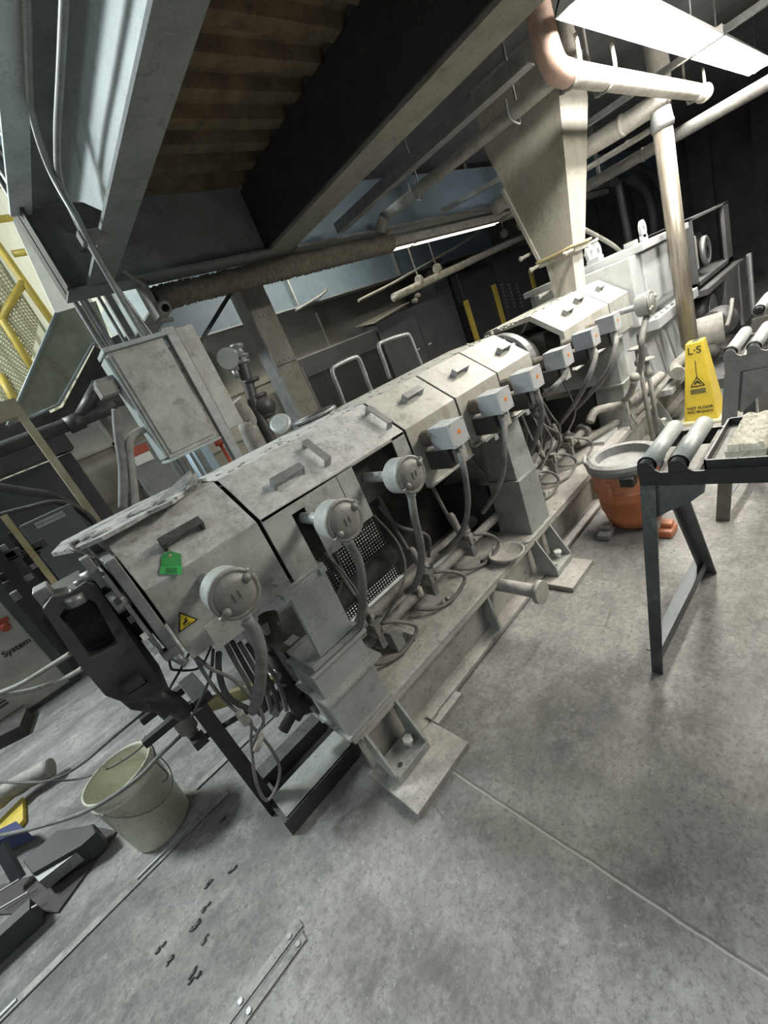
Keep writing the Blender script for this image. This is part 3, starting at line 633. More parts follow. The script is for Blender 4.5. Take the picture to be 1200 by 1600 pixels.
frus(MB(), (0.385, 0.545, 1.262, 1.285, 0.645), (0.395, 0.550, 1.262, 1.285, 0.922)).build('upper_plate', paint2, pd1, bevel=0.002)
MB().box(0.375, 0.56, 1.265, 1.35, 0.924, 0.932).box(0.375, 0.40, 1.25, 1.262, 0.90, 0.93).box(0.53, 0.555, 1.25, 1.262, 0.905, 0.925).build('top_rail', paint2, pd1)
MB().box(0.32, 0.585, 1.252, 1.46, 0.600, 0.612).box(0.34, 0.575, 1.256, 1.46, 0.622, 0.640).build('ledge', paint2, pd1, bevel=0.001)
frus(MB(), (0.325, 0.555, 1.262, 1.45, 0.500), (0.325, 0.555, 1.268, 1.44, 0.602)).build('middle_box', paint2, pd1)
MB().box(0.305, 0.58, 1.225, 1.46, 0.487, 0.502).build('lower_ledge', paint2, pd1, bevel=0.001)
frus(MB(), (0.330, 0.548, 1.262, 1.46, 0.300), (0.330, 0.550, 1.262, 1.45, 0.489)).build('lower_box', paint2, pd1)
MB().box(0.318, 0.555, 1.25, 1.48, 0.287, 0.301).build('base_plate', paint2, pd1)
MB().box(0.33, 0.54, 1.46, 1.98, 0.45, 0.64).box(0.34, 0.54, 1.46, 1.98, 0.30, 0.44).build('cross_wall', dark, pd1)
pedestal(1.765, 1.965, 'tapering grey two-part pedestal halfway along the skid')
pedestal(3.30, 3.48, 'pale pedestal under the feed chute end of the barrel')

# skid frame
sk = thing('skid_frame', 'long dusty channel-steel skid frame under the machine', 'skid frame', (3, 1.6, 0))
MB().box(0.33, 6.6, 1.250, 1.98, 0.262, 0.285).build('deck_plate', skidm, sk, bevel=0.002)
MB().box(0.36, 6.6, 1.315, 1.33, 0.03, 0.262).build('channel_web', skidm, sk)
MB().box(0.36, 6.6, 1.245, 1.33, 0.014, 0.036).box(0.36, 6.6, 1.25, 1.262, 0.245, 0.262).build('channel_flange', skidm, sk, bevel=0.002)
MB().box(0.36, 6.6, 1.93, 1.98, 0.0, 0.262).build('rear_channel', skidm, sk)
for x in (2.62, 3.05):
    MB().box(x, x + 0.012, 1.250, 1.316, 0.035, 0.262).build('stiffener', skidm, sk)
for i, (xa, xb) in enumerate(((0.375, 0.560), (1.735, 1.915), (3.72, 3.90), (5.0, 5.18))):
    f = MB().box(xa, xb, 1.165, 1.29, 0.032, 0.065).build('outrigger_foot', paint2, sk, bevel=0.002)
    for x in (xa, xb - 0.010):
        MB().prism([(1.29, 0.065), (1.29, 0.262), (1.245, 0.262), (1.167, 0.085), (1.167, 0.065)], 'x', x, x + 0.010).build('gusset', paint2, f)
    xb_ = xa + (xb - xa) * 0.72
    MB().cyl((xb_, 1.215, 0.065), (xb_, 1.215, 0.095), 0.010, n=10).cyl((xb_, 1.215, 0.095), (xb_, 1.215, 0.112), 0.022, n=6).build('jack_bolt', white, f)
    MB().cyl((xa + 0.05, 1.20, 0.0655), (xa + 0.05, 1.20, 0.067), 0.011, n=12).build('bolt_hole', dark, f)
tag(MB().box(0.335, 0.655, 1.04, 1.33, 0.0, 0.030).build('pad_plate', skidm, bevel=0.002), 'flat steel pad plate on the floor under the nearest outrigger foot', 'plate')
tag(MB().box(1.66, 1.925, 1.055, 1.24, 0.0, 0.028).build('pad_plate', skidm, bevel=0.002), 'flat steel pad plate under the second outrigger foot by the orange drum', 'plate')
tag(MB().box(0.66, 0.835, 1.205, 1.242, 0.0, 0.03).box(0.655, 0.70, 1.235, 1.27, 0.03, 0.046).build('shim_plate', skidm), 'dark shim bar on the floor against the skid beside the pad plate', 'shim')
# lug flange and round cap sticking out from skid
lg = thing('lifting_trunnion', 'round capped lifting stub sticking out of the skid side', 'trunnion', (1.33, 1.1, 0.2))
pc = at('y', 1.02, 848, 926)
MB().cyl((pc.x, 1.285, pc.z), (pc.x, 1.04, pc.z), 0.033, n=24).build('stub_pipe', skidm, lg)
MB().cyl((pc.x, 1.045, pc.z), (pc.x, 1.02, pc.z), 0.056, n=28).build('end_cap', skidm, lg)
MB().prism([(1.314, 0.038), (1.314, 0.26), (1.25, 0.26), (1.248, 0.038)], 'x', 1.24, 1.252).build('side_rib', paint2, lg)
fl2 = thing('drain_flange', 'round dusty cup flange on the skid edge beside the second pedestal', 'flange', (1.52, 1.33, 0.28))
MB().lathe((1.53, 1.29, 0.27), (0, 0, 1), [(0.045, 0), (0.06, 0.03), (0.088, 0.036), (0.096, 0.044), (0.096, 0.056), (0.090, 0.058), (0.084, 0.046), (0.0, 0.042)], 36).build('cup', skidm, fl2)
MB().cyl((1.61, 1.245, 0.318), (1.66, 1.215, 0.318), 0.010, n=8).build('pin', paint2, fl2)
MB().cyl((1.45, 1.36, 0.302), (1.44, 1.40, 0.302), 0.014, n=8).build('hinge', dark, fl2)

# small frame beneath the die: channels on the floor
ff = thing('die_floor_frame', 'low dark channel frame on the floor in front of the nearest pedestal', 'frame', (0.2, 1.55, 0))
MB().box(0.02, 0.37, 1.455, 1.60, 0.06, 0.075).build('top_flange', paint2, ff)
MB().box(0.0, 0.37, 1.448, 1.462, 0.0, 0.075).build('side_channel', dark, ff)
MB().box(0.02, 0.37, 1.72, 1.80, 0.0, 0.075).build('rear_channel', dark, ff)
MB().box(0.0, 0.05, 1.46, 1.78, 0.0, 0.05).build('cross_channel', dark, ff)

# round terminal heads
def head(label, x, z, y0, r, back=1.30):
    t = thing('terminal_head', label, 'terminal head', (x, y0, z), None)
    MB().lathe((x, y0, z), (0, 1, 0), [(r * 0.97, 0), (r, 0.006), (r, 0.018), (r * 0.96, 0.02), (r * 0.96, 0.075), (r * 0.85, 0.085)], 36).build('body', alum, t)
    MB().lathe((x, y0 - 0.001, z), (0, -1, 0), [(r * 1.02, -0.008), (r * 1.02, 0.003), (r * 0.90, 0.006), (r * 0.86, 0.004), (r * 0.80, 0.004), (r * 0.72, 0.012), (r * 0.5, 0.016), (0.001, 0.018)], 36).build('lid', lidm, t)
    for a in (0.5, 0.5 + PI):
        cx, cz = x + r * 0.72 * math.cos(a), z + r * 0.72 * math.sin(a)
        lug = MB().beam((cx, y0 - 0.012, cz), (x + r * 1.06 * math.cos(a), y0 - 0.008, z + r * 1.06 * math.sin(a)), 0.014, 0.014, (0, 1, 0))
        lug.ball((cx, y0 - 0.014, cz), 0.012, 8); lug.build('lid_lug', lidm, t)

    MB().box(x - 0.010, x - 0.006, y0 - 0.022, y0 - 0.012, z - 0.012, z + 0.012).box(x + 0.006, x + 0.010, y0 - 0.022, y0 - 0.012, z - 0.012, z + 0.012).box(x - 0.0055, x + 0.0055, y0 - 0.0215, y0 - 0.012, z - 0.012, z - 0.008).build('lid_mark', lidm, t)
    MB().cyl((x, y0 + 0.08, z), (x, back, z), 0.020, n=14).build('neck', alum, t)
    MB().cyl((x, y0 + 0.04, z - r * 0.9), (x, y0 + 0.04, z - r * 1.3), 0.017, n=12).build('cable_gland', alum, t)
    return t
head('large round aluminium head nearest the camera, on the first hood', 0.208, 1.115, 1.030, 0.065)
head('second round aluminium head, poking from the notch of the long hood', 0.585, 1.100, 1.04, 0.066)
head('third round aluminium head, in the big opening of the long hood', 0.895, 1.095, 1.04, 0.066)
head('round aluminium head farthest away, beside the gearbox', 3.42, 1.09, 1.04, 0.075)

# square junction boxes on stubs
blabs = ['nearest square grey junction box on the machine side with orange sticker', 'second square grey junction box, above the pedestal with the warning triangle to its left',
         'third square grey junction box, just before the exposed flange', 'fourth square grey junction box, below the exposed bolted flange',
         'fifth square grey junction box, under the long hood with two handles', 'last square grey junction box, next to the far round head']
BX = (1.262, 1.624, 1.925, 2.273, 2.643, 2.985)
for i, x in enumerate(BX):
    t = thing('junction_box', blabs[i], 'junction box', (x, 1.15, 1.05))
    MB().box(x - 0.050, x + 0.050, 1.104, 1.212, 1.050, 1.148).build('enclosure', boxgrey, t, bevel=0.002)
    MB().box(x - 0.052, x + 0.052, 1.098, 1.106, 1.049, 1.150).build('cover_plate', boxlid, t, bevel=0.001)
    MB().lathe((x + 0.002, 1.098, 1.102), (0, -1, 0), [(0.0105, 0.0), (0.0105, 0.001), (0.0075, 0.001), (0.0075, 0.0)], 20, False).box(x - 0.002, x + 0.006, 1.0965, 1.098, 1.096, 1.108).build('sticker', orangelabel, t)
    sc = MB()
    for sx in (-1, 1):
        for sz in (1.057, 1.141): sc.cyl((x + sx * 0.043, 1.098, sz), (x + sx * 0.043, 1.096, sz), 0.0025, n=6)
    sc.build('screw_set', dark, t)
    MB().tube([(x - 0.01, 1.213, 1.10), (x - 0.01, 1.24, 1.10), (x - 0.01, 1.29, 1.10)], 0.036, 14, 8, jit=0.06).build('stub', brown, t)
    MB().box(x - 0.02, x + 0.045, 1.13, 1.150, 0.975, 1.048).build('bracket', paint, t)
    MB().box(x - 0.045, x + 0.018, 1.155, 1.275, 0.965, 1.047).build('bracket_box', dark, t)
    MB().cyl((x, 1.125, 1.05), (x, 1.125, 1.03), 0.015, n=12).build('cable_gland', midst, t)

# flexible conduits hanging from heads and boxes
def hose(label, pix, r=0.014, mt=rubber, name='conduit_hose', group=None, first=None):
    P = [at('y', yv, px, py) for (px, py, yv) in pix]
    if first: P[0] = Vector(first)
    return tag(MB().tube(P, r, 10, 8).build(name, mt), label, 'hose', group)
hose('flexible conduit hanging from the nearest round head', [(378, 965, 1.08), (398, 985, 1.07), (408, 1020, 1.07), (407, 1060, 1.1), (402, 1092, 1.2), (395, 1110, 1.35)], 0.017, first=(0.205, 1.075, 1.02))
hose('flexible conduit curving down from the second round head', [(548, 850, 1.08), (560, 875, 1.10), (567, 920, 1.12), (566, 955, 1.18), (560, 985, 1.3), (552, 995, 1.4)], 0.015, first=(0.585, 1.08, 1.02))
hose('flexible conduit curving down from the third round head', [(636, 775, 1.08), (648, 810, 1.08), (657, 850, 1.12), (658, 885, 1.2), (648, 915, 1.35), (635, 925, 1.42)], 0.015, first=(0.895, 1.08, 1.015))
hose('flexible conduit from the nearest junction box down to the manifold', [(716, 700, 1.1), (726, 740, 1.1), (731, 790, 1.15), (722, 830, 1.25), (700, 856, 1.38), (688, 864, 1.44)], 0.013, first=(1.262, 1.125, 1.035))
hose('flexible conduit from the second junction box past the pedestal', [(787, 650, 1.1), (788, 700, 1.1), (784, 745, 1.15), (768, 780, 1.22), (755, 800, 1.35)], 0.013, first=(1.624, 1.125, 1.035))
hose('flexible conduit from the third junction box', [(843, 600, 1.1), (846, 640, 1.12), (843, 670, 1.2), (830, 705, 1.35), (822, 720, 1.42)], 0.014, first=(1.925, 1.125, 1.035))
hose('flexible conduit from the fourth junction box swinging towards the die end', [(885, 568, 1.1), (880, 590, 1.12), (862, 608, 1.15), (845, 622, 1.3), (832, 650, 1.42)], 0.014, first=(2.273, 1.125, 1.035))
hose('flexible conduit from the fifth junction box in a long sweep', [(930, 535, 1.1), (930, 560, 1.1), (915, 600, 1.15), (895, 635, 1.3), (872, 665, 1.45)], 0.015, first=(2.643, 1.125, 1.035))
hose('flexible conduit from the last junction box in a long sweep', [(963, 510, 1.1), (962, 540, 1.1), (950, 580, 1.15), (925, 612, 1.3), (898, 640, 1.45)], 0.015, first=(2.985, 1.125, 1.035))
hose('flexible conduit hanging from the far round head', [(999, 495, 1.08), (1003, 530, 1.08), (1003, 560, 1.1), (996, 590, 1.15)], 0.02, first=(3.42, 1.08, 1.01))

# manifold pipes on the skid
tag(MB().tube([(0.52, 1.46, 0.40), (1.3, 1.46, 0.405), (2.2, 1.46, 0.405), (2.95, 1.46, 0.41)], 0.026, 14, 6, jit=0.04).build('manifold_pipe', pipem), 'front water manifold pipe running along the skid', 'pipe')
tag(MB().tube([(0.50, 1.66, 0.36), (1.3, 1.66, 0.36), (2.2, 1.66, 0.36), (3.0, 1.66, 0.36)], 0.034, 14, 6, jit=0.04).build('manifold_pipe', pipem), 'thicker rear manifold pipe behind the front one on the skid', 'pipe')
tag(MB().lathe((2.95, 1.46, 0.41), (1, 0, 0), [(0.05, 0), (0.058, 0.01), (0.058, 0.035), (0.05, 0.04), (0.04, 0.06), (0.001, 0.065)], 20).build('pipe_flange', midst), 'bolted round flange capping the front manifold pipe', 'flange')
vx = (0.70, 1.08, 1.42, 1.93, 2.15, 2.40, 2.66)
vn = ['right beside the nearest pedestal', 'in front of the perforated guard', 'just before the middle pedestal', 'just past the middle pedestal', 'under the third junction box', 'third along past the middle pedestal', 'last on the manifold by the capped flange']
random.seed(5)
for i, x in enumerate(vx):
    t = thing('solenoid_valve', 'dusty solenoid valve on the front manifold, ' + vn[i], 'valve', (x, 1.44, 0.40))
    MB().box(x - 0.028, x + 0.028, 1.40, 1.46, 0.425, 0.465).box(x - 0.018, x + 0.018, 1.385, 1.42, 0.435, 0.495).build('valve_body', pipem, t, bevel=0.003)
    MB().cyl((x + 0.01, 1.44, 0.46), (x + 0.01, 1.44, 0.51), 0.018, n=10).cyl((x + 0.01, 1.44, 0.51), (x + 0.01, 1.40, 0.53), 0.012, n=8).build('coil', midst, t)
    MB().box(x - 0.015, x + 0.015, 1.40, 1.47, 0.36, 0.43).build('clamp', midst, t)
    MB().cyl((x + 0.02, 1.40, 0.455), (x + 0.02, 1.375, 0.458), 0.011, n=8).build('nipple', pipem, t)
    dr = random.uniform(0.03, 0.06)
    MB().tube([(x + 0.03, 1.40, 0.47), (x + 0.09, 1.36, 0.44), (x + 0.10 + dr, 1.34, 0.36), (x + 0.05, 1.36, 0.305), (x - 0.05, 1.40, 0.31), (x - 0.10, 1.47, 0.33)], 0.009, 8, 6).build('hose_loop', rubber, t)
    xx = x + 0.05
    MB().tube([(xx, 1.52, 0.47), (xx - 0.005, 1.54, 0.56), (xx - 0.01, 1.56, 0.70), (xx - 0.02, 1.58, 0.95)], 0.011, 8, 5).build('riser_hose', rubber, t)
    MB().lathe((xx, 1.50, 0.44), (0.0, 0.15, 1), [(0.016, 0), (0.02, 0.02), (0.02, 0.05), (0.014, 0.055), (0.018, 0.08), (0.018, 0.13), (0.011, 0.15)], 12).build('ball_valve', pipem, t)
    MB().cyl((xx, 1.50, 0.47), (xx + 0.045, 1.475, 0.45), 0.013, n=10).build('valve_stub', pipem, t)
# assorted drooping thin cables in the underbody
for i in range(16):
    x = random.uniform(0.62, 3.1); z0 = random.uniform(0.85, 0.95); ya = random.uniform(1.42, 1.75); x2 = x + random.uniform(-0.25, 0.2)
    tag(MB().tube([(x, ya, z0), (x + 0.03, ya - 0.04, 0.72), ((x + x2) / 2 + 0.08, ya - 0.06, 0.58), (x2, ya, 0.44)], random.uniform(0.005, 0.009), 7, 6).build('drooping_cable', rubber), 'thin dusty cable drooping under the hoods among many like it', 'cable', 'thin cables drooping under the hoods')
# post and blocks on skid
tag(MB().box(0.745, 0.80, 1.40, 1.47, 0.285, 0.39).build('pipe_stand', paint2, bevel=0.003), 'grey square stand under the manifold pipe near the first pedestal', 'stand')
tag(MB().box(0.83, 0.92, 1.37, 1.44, 0.285, 0.325).build('steel_block', skidm, bevel=0.003), 'small grey steel block lying on the skid deck near the first pedestal', 'block')
tag(MB().ball((1.10, 1.40, 0.295), 0.020, 7, (1.2, .8, 1)).ball((1.115, 1.385, 0.31), 0.013, 6).build('debris_lump', crust), 'small burnt lump on the skid deck below the manifold', 'lump')
cpu = at('y', 1.42, 658, 925)
tag(MB().cyl(cpu + Vector((0, 0, 0.03)), cpu - Vector((0, -0.01, 0.02)), 0.012, 0.016, n=14).build('drain_cup', plastic), 'small cream plastic cup hanging under the manifold', 'cup')

# perforated guard behind the manifold
pg = MB(); px0, px1, pz0, pz1, st = 0.60, 1.22, 0.33, 0.93, 0.018
nx = int((px1 - px0) / st); nz = int((pz1 - pz0) / st); yv = 1.80; rr = 0.0048
vs = []; fs = []
for i in range(nx):
    for j in range(nz):
        cx = px0 + (i + 0.5) * st; cz = pz0 + (j + 0.5) * st; b0 = len(vs); h = st / 2
        out = [(-h, -h), (h, -h), (h, h), (-h, h)]; inn = [(-rr, -rr), (rr, -rr), (rr, rr), (-rr, rr)]
        for (a_, b_) in out: vs.append((cx + a_, yv, cz + b_))
        for (a_, b_) in inn: vs.append((cx + a_, yv, cz + b_))
        for k in range(4): fs.append((b0 + k, b0 + (k + 1) % 4, b0 + 4 + (k + 1) % 4, b0 + 4 + k))
pg.add(vs, fs)
o = pg.build('perforated_guard', black); md = o.modifiers.new('solid', 'SOLIDIFY'); md.thickness = 0.002
tag(o, 'black perforated guard sheet seen under the hoods behind the manifold', 'guard')
tag(MB().box(1.23, 3.3, 1.86, 1.875, 0.29, 0.95).build('rear_guard', cavity), 'solid sooty rear guard panel behind the farther manifold valves', 'guard')
tag(MB().tube([(0.6, 1.72, 0.50), (0.85, 1.73, 0.50), (1.15, 1.73, 0.52)], 0.055, 14, 4).build('blower_duct', cavity), 'black duct lying in front of the perforated guard', 'duct')
tag(MB().box(2.98, 3.25, 1.33, 1.80, 0.285, 0.31).build('base_plate', gearpaint), 'pale base plate in front of the gearbox pedestal', 'plate')

# gearbox
gb = thing('gearbox', 'big pale cast gearbox with lifting eyes at the far end of the hoods', 'gearbox', (4.5, 1.6, 0.285))
MB().prism([(1.30, 0.90), (1.22, 1.00), (1.22, 1.38), (1.30, 1.42), (2.10, 1.42), (2.15, 1.38), (2.15, 0.9)], 'x', 3.98, 5.0).build('upper_casing', gearpaint, gb, bevel=0.01)
MB().prism([(1.24, 0.33), (1.32, 0.82), (2.08, 0.82), (2.12, 0.33)], 'x', 4.02, 4.96).build('lower_casing', gearpaint, gb, bevel=0.008)
MB().prism([(1.16, 0.82), (1.16, 0.90), (2.18, 0.90), (2.18, 0.82)], 'x', 3.92, 5.06).build('split_flange', gearpaint, gb, bevel=0.006)
MB().box(3.90, 5.10, 1.18, 2.16, 1.40, 1.45).build('top_flange', gearpaint, gb, bevel=0.006)
MB().box(3.90, 5.10, 1.14, 2.16, 0.285, 0.335).build('base_flange', gearpaint, gb, bevel=0.005)
for x in (4.2, 4.5, 4.8):
    MB().prism([(1.23, 0.335), (1.15, 0.335), (1.24, 0.82)], 'x', x, x + 0.02).build('rib', gearpaint, gb)
MB().box(3.77, 3.98, 1.24, 2.0, 0.90, 1.40).build('input_housing', gearpaint, gb, bevel=0.01)
MB().cyl((3.80, 1.30, 1.26), (4.3, 1.26, 1.30), 0.045, n=16).build('oil_tube', gearpaint, gb)
def eye(x, y_, z, ax):
    b = MB(); n = 20; R, r = 0.075, 0.028
    vs = []; fs = []
    for sgn in (-0.012, 0.012):
        for k in range(n):
            a = 2 * PI * k / n
            for rad in (R, r):
                vs.append((x + rad * math.cos(a), y_ + sgn, z + rad * math.sin(a)))
    for k in range(n):
        k2 = (k + 1) % n; A, B = 2 * k, 2 * k2
        fs += [(A, B, B + 1, A + 1), (A + 2 * n, A + 1 + 2 * n, B + 1 + 2 * n, B + 2 * n), (A, A + 2 * n, B + 2 * n, B), (A + 1, B + 1, B + 1 + 2 * n, A + 1 + 2 * n)]
    b.add(vs, fs); b.box(x - 0.075, x + 0.075, y_ - 0.012, y_ + 0.012, z - 0.10, z - 0.05)
    return b.build('lifting_eye', gearpaint, gb)
eye(4.62, 1.17, 1.31, 0); eye(4.1, 1.62, 1.53, 0); eye(4.45, 1.7, 1.53, 0); eye(5.0, 1.5, 1.55, 0)
for (x, y_) in ((3.95, 1.5), (4.75, 1.5)): MB().box(x, x + 0.09, y_, y_ + 0.09, 1.45, 1.49).build('pad_block', gearpaint, gb, bevel=0.004)
for k in range(8): MB().cyl((3.98 + k * 0.14, 1.19, 0.90), (3.98 + k * 0.14, 1.19, 0.925), 0.014, n=6).build('bolt', gearpaint, gb)
# lower plate between barrel and gearbox with curved cast cradle
tag(MB().prism([(3.52, 0.30), (3.60, 0.62), (3.66, 0.92), (3.93, 0.92), (3.90, 0.30)], 'y', 1.33, 1.85).build('bearing_cradle', gearpaint, bevel=0.006), 'pale cast cradle joining the last hood to the gearbox', 'machine casing')
# valves and caked pipes near the gearbox
pp = [([(2.98, 1.40, 0.47), (3.05, 1.38, 0.52), (3.16, 1.34, 0.50), (3.35, 1.30, 0.45), (3.62, 1.28, 0.42), (4.1, 1.28, 0.42)], 0.030, 'bent caked pipe from the manifold towards the pole'),
      ([(2.85, 1.46, 0.36), (3.2, 1.38, 0.33), (3.6, 1.26, 0.33), (4.4, 1.22, 0.36)], 0.028, 'lower caked pipe alongside the bent one'),
      ([(3.34, 1.27, 0.45), (3.6, 1.22, 0.46), (3.9, 1.2, 0.46)], 0.036, 'thick caked pipe coupling right of the capped flange')]
for pts, r, lab in pp: tag(MB().tube(pts, r, 12, 8, jit=0.06).build('caked_pipe', pipem), lab, 'pipe')
for i, (px, py) in enumerate(((985, 545), (1000, 563))):
    c0 = at('y', 1.15, px + 10, py); t = thing('hand_valve', ['upper encrusted handwheel valve in front of the gearbox', 'lower encrusted handwheel valve in front of the gearbox'][i], 'valve', c0)
    MB().lathe(c0, (0, 0, 1), [(0.045, 0), (0.06, 0.006), (0.045, 0.014), (0.012, 0.006)], 14).build('handwheel', pipem, t)
    MB().cyl(c0 - Vector((0, 0, c0.z - 0.286 if c0.y > 1.24 else c0.z)), c0, 0.016, n=8).ball(c0 - Vector((0, 0, 0.10)), 0.032, 8).build('valve_body', pipem, t)
tag(MB().ball(at('y', 1.15, 992, 590), 0.035, 8).tube([at('y', 1.15, 992, 595), at('y', 1.2, 985, 615), at('y', 1.28, 975, 625)], 0.022, 8, 4, jit=.1).build('pipe_fitting', pipem), 'encrusted pipe tee under the far round head', 'fitting')
for i, (a_, b_) in enumerate((((977, 615), (987, 672)), ((983, 640), (995, 663)))):
    tag(MB().tube([at('y', 1.28, *a_), at('z', 0.285, *b_)], 0.008, 6, 1).build('pipe_stand', pipem), ['thin rod stand holding up the bent caked pipe, left of two', 'thin rod stand holding up the bent caked pipe, right of two'][i], 'rod')

# handrails and mess on the far side of the hoods
def rail(lab, pts, r=0.012):
    P = [at('y', 1.93, *p) for p in pts]
    t = MB().tube(P, r, 10, 5)
    return tag(t.build('hoop_rail', midst), lab, 'hand rail')
rail('left of two tubular steel hoops standing behind the hoods', [(541, 640), (530, 610), (519, 580), (528, 570), (552, 559), (560, 560), (567, 575), (576, 600), (588, 628)])
rail('right of two tubular steel hoops standing behind the hoods', [(609, 592), (600, 565), (592, 542), (598, 534), (632, 523), (640, 526), (648, 545), (659, 572)])
rg = thing('ring_clamp', 'dark round clamp ring lying behind the long hood', 'ring', (1.15, 1.85, 1.33))
MB().tube([Vector((1.13 + 0.11 * math.cos(a), 1.83 + 0.11 * math.sin(a), 1.345)) for a in [2 * PI * k / 20 for k in range(21)]], 0.010, 8, 1).build('ring', midst, rg)
MB().cyl((1.13, 1.83, 1.25), (1.13, 1.83, 1.335), 0.095, n=24).build('cup', dark, rg)
tag(MB().lathe((0.93, 1.80, 1.375), (-0.4, -0.5, 0.6), [(0.045, 0), (0.05, 0.004), (0.05, 0.02), (0.04, 0.024), (0.02, 0.02)], 20).build('round_cover', alum), 'small round metal cap on the rear edge of the long hood', 'cap')
random.seed(11)
db = MB()
for k in range(110):
    x = random.uniform(0.45, 3.7); y_ = 1.46 + abs(random.gauss(0, 0.10))
    db.ball((x, min(y_, 1.8), 1.333), random.uniform(0.003, 0.010), 5, (1.6, 1, 0.6))
tag(db.build('dust_clumps', skidm), 'clumps of caked dust scattered along the flat top of the hoods', 'dust', kind='stuff')

# ------------------------------------------------------------------ die end
dh = thing('slide_plate_changer', 'heavy black slotted steel head hanging at the die end of the machine', 'machine head', (-0.1, 1.4, 0.9))
MB().prism([(-0.135, 1.20), (-0.12, 1.265), (-0.025, 1.265), (-0.012, 1.15), (-0.01, 0.94), (-0.03, 0.84), (-0.075, 0.80), (-0.13, 0.88), (-0.15, 1.04)], 'y', 1.37, 1.62).build('rear_body', dark, dh, bevel=0.006)
fr = MB()
OUT = [(66, 952), (80, 932), (108, 926), (135, 908), (150, 912), (258, 1075), (250, 1092), (198, 1100), (165, 1088), (120, 1035)]
POC = [(93, 964), (99, 954), (113, 947), (139, 937), (149, 942), (184, 1006), (172, 1013), (158, 1020), (141, 1028), (117, 992)]
F0 = [at('y', 1.30, *p) for p in OUT]; K0 = [at('y', 1.30, *p) for p in POC]
F1 = [Vector((p.x, 1.40, p.z)) for p in F0]; K1 = [Vector((p.x, 1.365, p.z)) for p in K0]; n_ = len(OUT); V_ = F0 + K0 + F1 + K1; fs_ = []
for k in range(n_):
    k2 = (k + 1) % n_
    fs_ += [(k, k2, n_ + k2, n_ + k), (k, k2, 2 * n_ + k2, 2 * n_ + k), (n_ + k, n_ + k2, 3 * n_ + k2, 3 * n_ + k)]
fs_ += [[3 * n_ + k for k in range(n_)], [2 * n_ + k for k in range(n_)]]
fr.add(V_, fs_); fr.build('slotted_front', dark, dh, bevel=0.004)
MB().poly([at('y', 1.362, *p) for p in ((99, 962), (112, 951), (139, 941), (148, 945), (156, 962), (142, 974), (128, 975), (108, 984))], (0, -1, 0), 0.002).build('slot_opening', black, dh)
MB().cyl(at('y', 1.31, 113, 930), at('y', 1.31, 121, 945), 0.023, n=20).cyl(at('y', 1.31, 113, 920), at('y', 1.31, 116, 935), 0.007, n=8).build('eye_bolt', midst, dh)
MB().box(-0.13, -0.095, 1.33, 1.42, 1.235, 1.31).build('clamp_block', midst, dh, bevel=0.004)
MB().cyl((-0.07, 1.42, 0.90), (-0.05, 1.36, 0.80), 0.035, n=14).cyl((-0.045, 1.40, 0.82), (-0.035, 1.42, 0.74), 0.028, n=12).build('lower_nut', black, dh)
MB().beam(at('y', 1.29, 192, 1078), at('y', 1.29, 222, 1058), 0.03, 0.025).beam(at('y', 1.29, 200, 1088), at('y', 1.29, 232, 1068), 0.03, 0.018).build('lower_roller', dark, dh)
cf = thing('die_clamp_flange', 'pale bolted clamp flange between the black head and first hood', 'flange', (0.03, 1.5, 1.1))
MB().box(0.028, 0.056, 1.262, 1.80, 0.965, 1.30).build('plate', midst, cf, bevel=0.003)
MB().box(0.008, 0.02, 1.27, 1.80, 0.98, 1.27).build('thin_plate', midst, cf, bevel=0.002)
MB().cyl((-0.02, 1.50, 1.13), (0.07, 1.50, 1.13), 0.13, n=32).build('die_ring', dark, cf)
MB().cyl((-0.012, 1.30, 1.19), (0.026, 1.30, 1.19), 0.032, n=16).build('bolt_boss', midst, cf)
MB().cyl((-0.03, 1.33, 1.275), (0.01, 1.33, 1.275), 0.020, n=12).cyl((-0.05, 1.33, 1.275), (-0.03, 1.33, 1.275), 0.010, n=8).build('pressure_port', midst, cf)
MB().box(-0.01, 0.012, 1.30, 1.345, 1.24, 1.33).build('lug', midst, cf, bevel=0.002)
for z in (1.19, 1.13, 1.07, 1.02): MB().box(-0.004, 0.010, 1.255, 1.27, z, z + 0.016).build('clamp_screw', white if z < 1.1 else dark, cf)
MB().box(0.010, 0.05, 1.25, 1.30, 0.985, 1.005).cyl((0.03, 1.262, 0.985), (0.045, 1.25, 0.945), 0.012, n=10).build('sensor_plug', midst, cf)
tag(MB().tube([(0.02, 1.40, 1.30), (-0.005, 1.42, 1.345), (0.0, 1.50, 1.355), (0.05, 1.55, 1.34)], 0.006, 8, 6).build('thermocouple_wire', blackcable), 'short black wire looping over the die clamp flange', 'wire')

# fork support in front
fk = thing('die_stand', 'black forked steel stand with a tall leg below the black head', 'stand', (0, 1.5, 0))
MB().box(-0.19, 0.05, 1.635, 1.665, 0.605, 0.635).box(-0.17, 0.05, 1.79, 1.83, 0.605, 0.635).box(0.0, 0.065, 1.62, 1.84, 0.600, 0.640).build('fork', black, fk, bevel=0.003)
MB().box(-0.02, 0.035, 1.60, 1.632, 0.0, 0.61).build('leg', black, fk, bevel=0.003)
MB().beam((0.0, 1.64, 0.60), (0.36, 1.66, 0.40), 0.03, 0.05).build('brace', yellow2, fk)
MB().cyl((-0.06, 1.70, 0.64), (-0.06, 1.70, 0.52), 0.035, n=16).cyl((-0.06, 1.70, 0.52), (-0.06, 1.70, 0.49), 0.022, n=10).build('jack_screw', pipem, fk)
MB().box(-0.08, -0.03, 1.64, 1.69, 0.455, 0.49).cyl((-0.05, 1.66, 0.475), (0.14, 1.58, 0.475), 0.011, n=8).build('tommy_bar', black, fk)

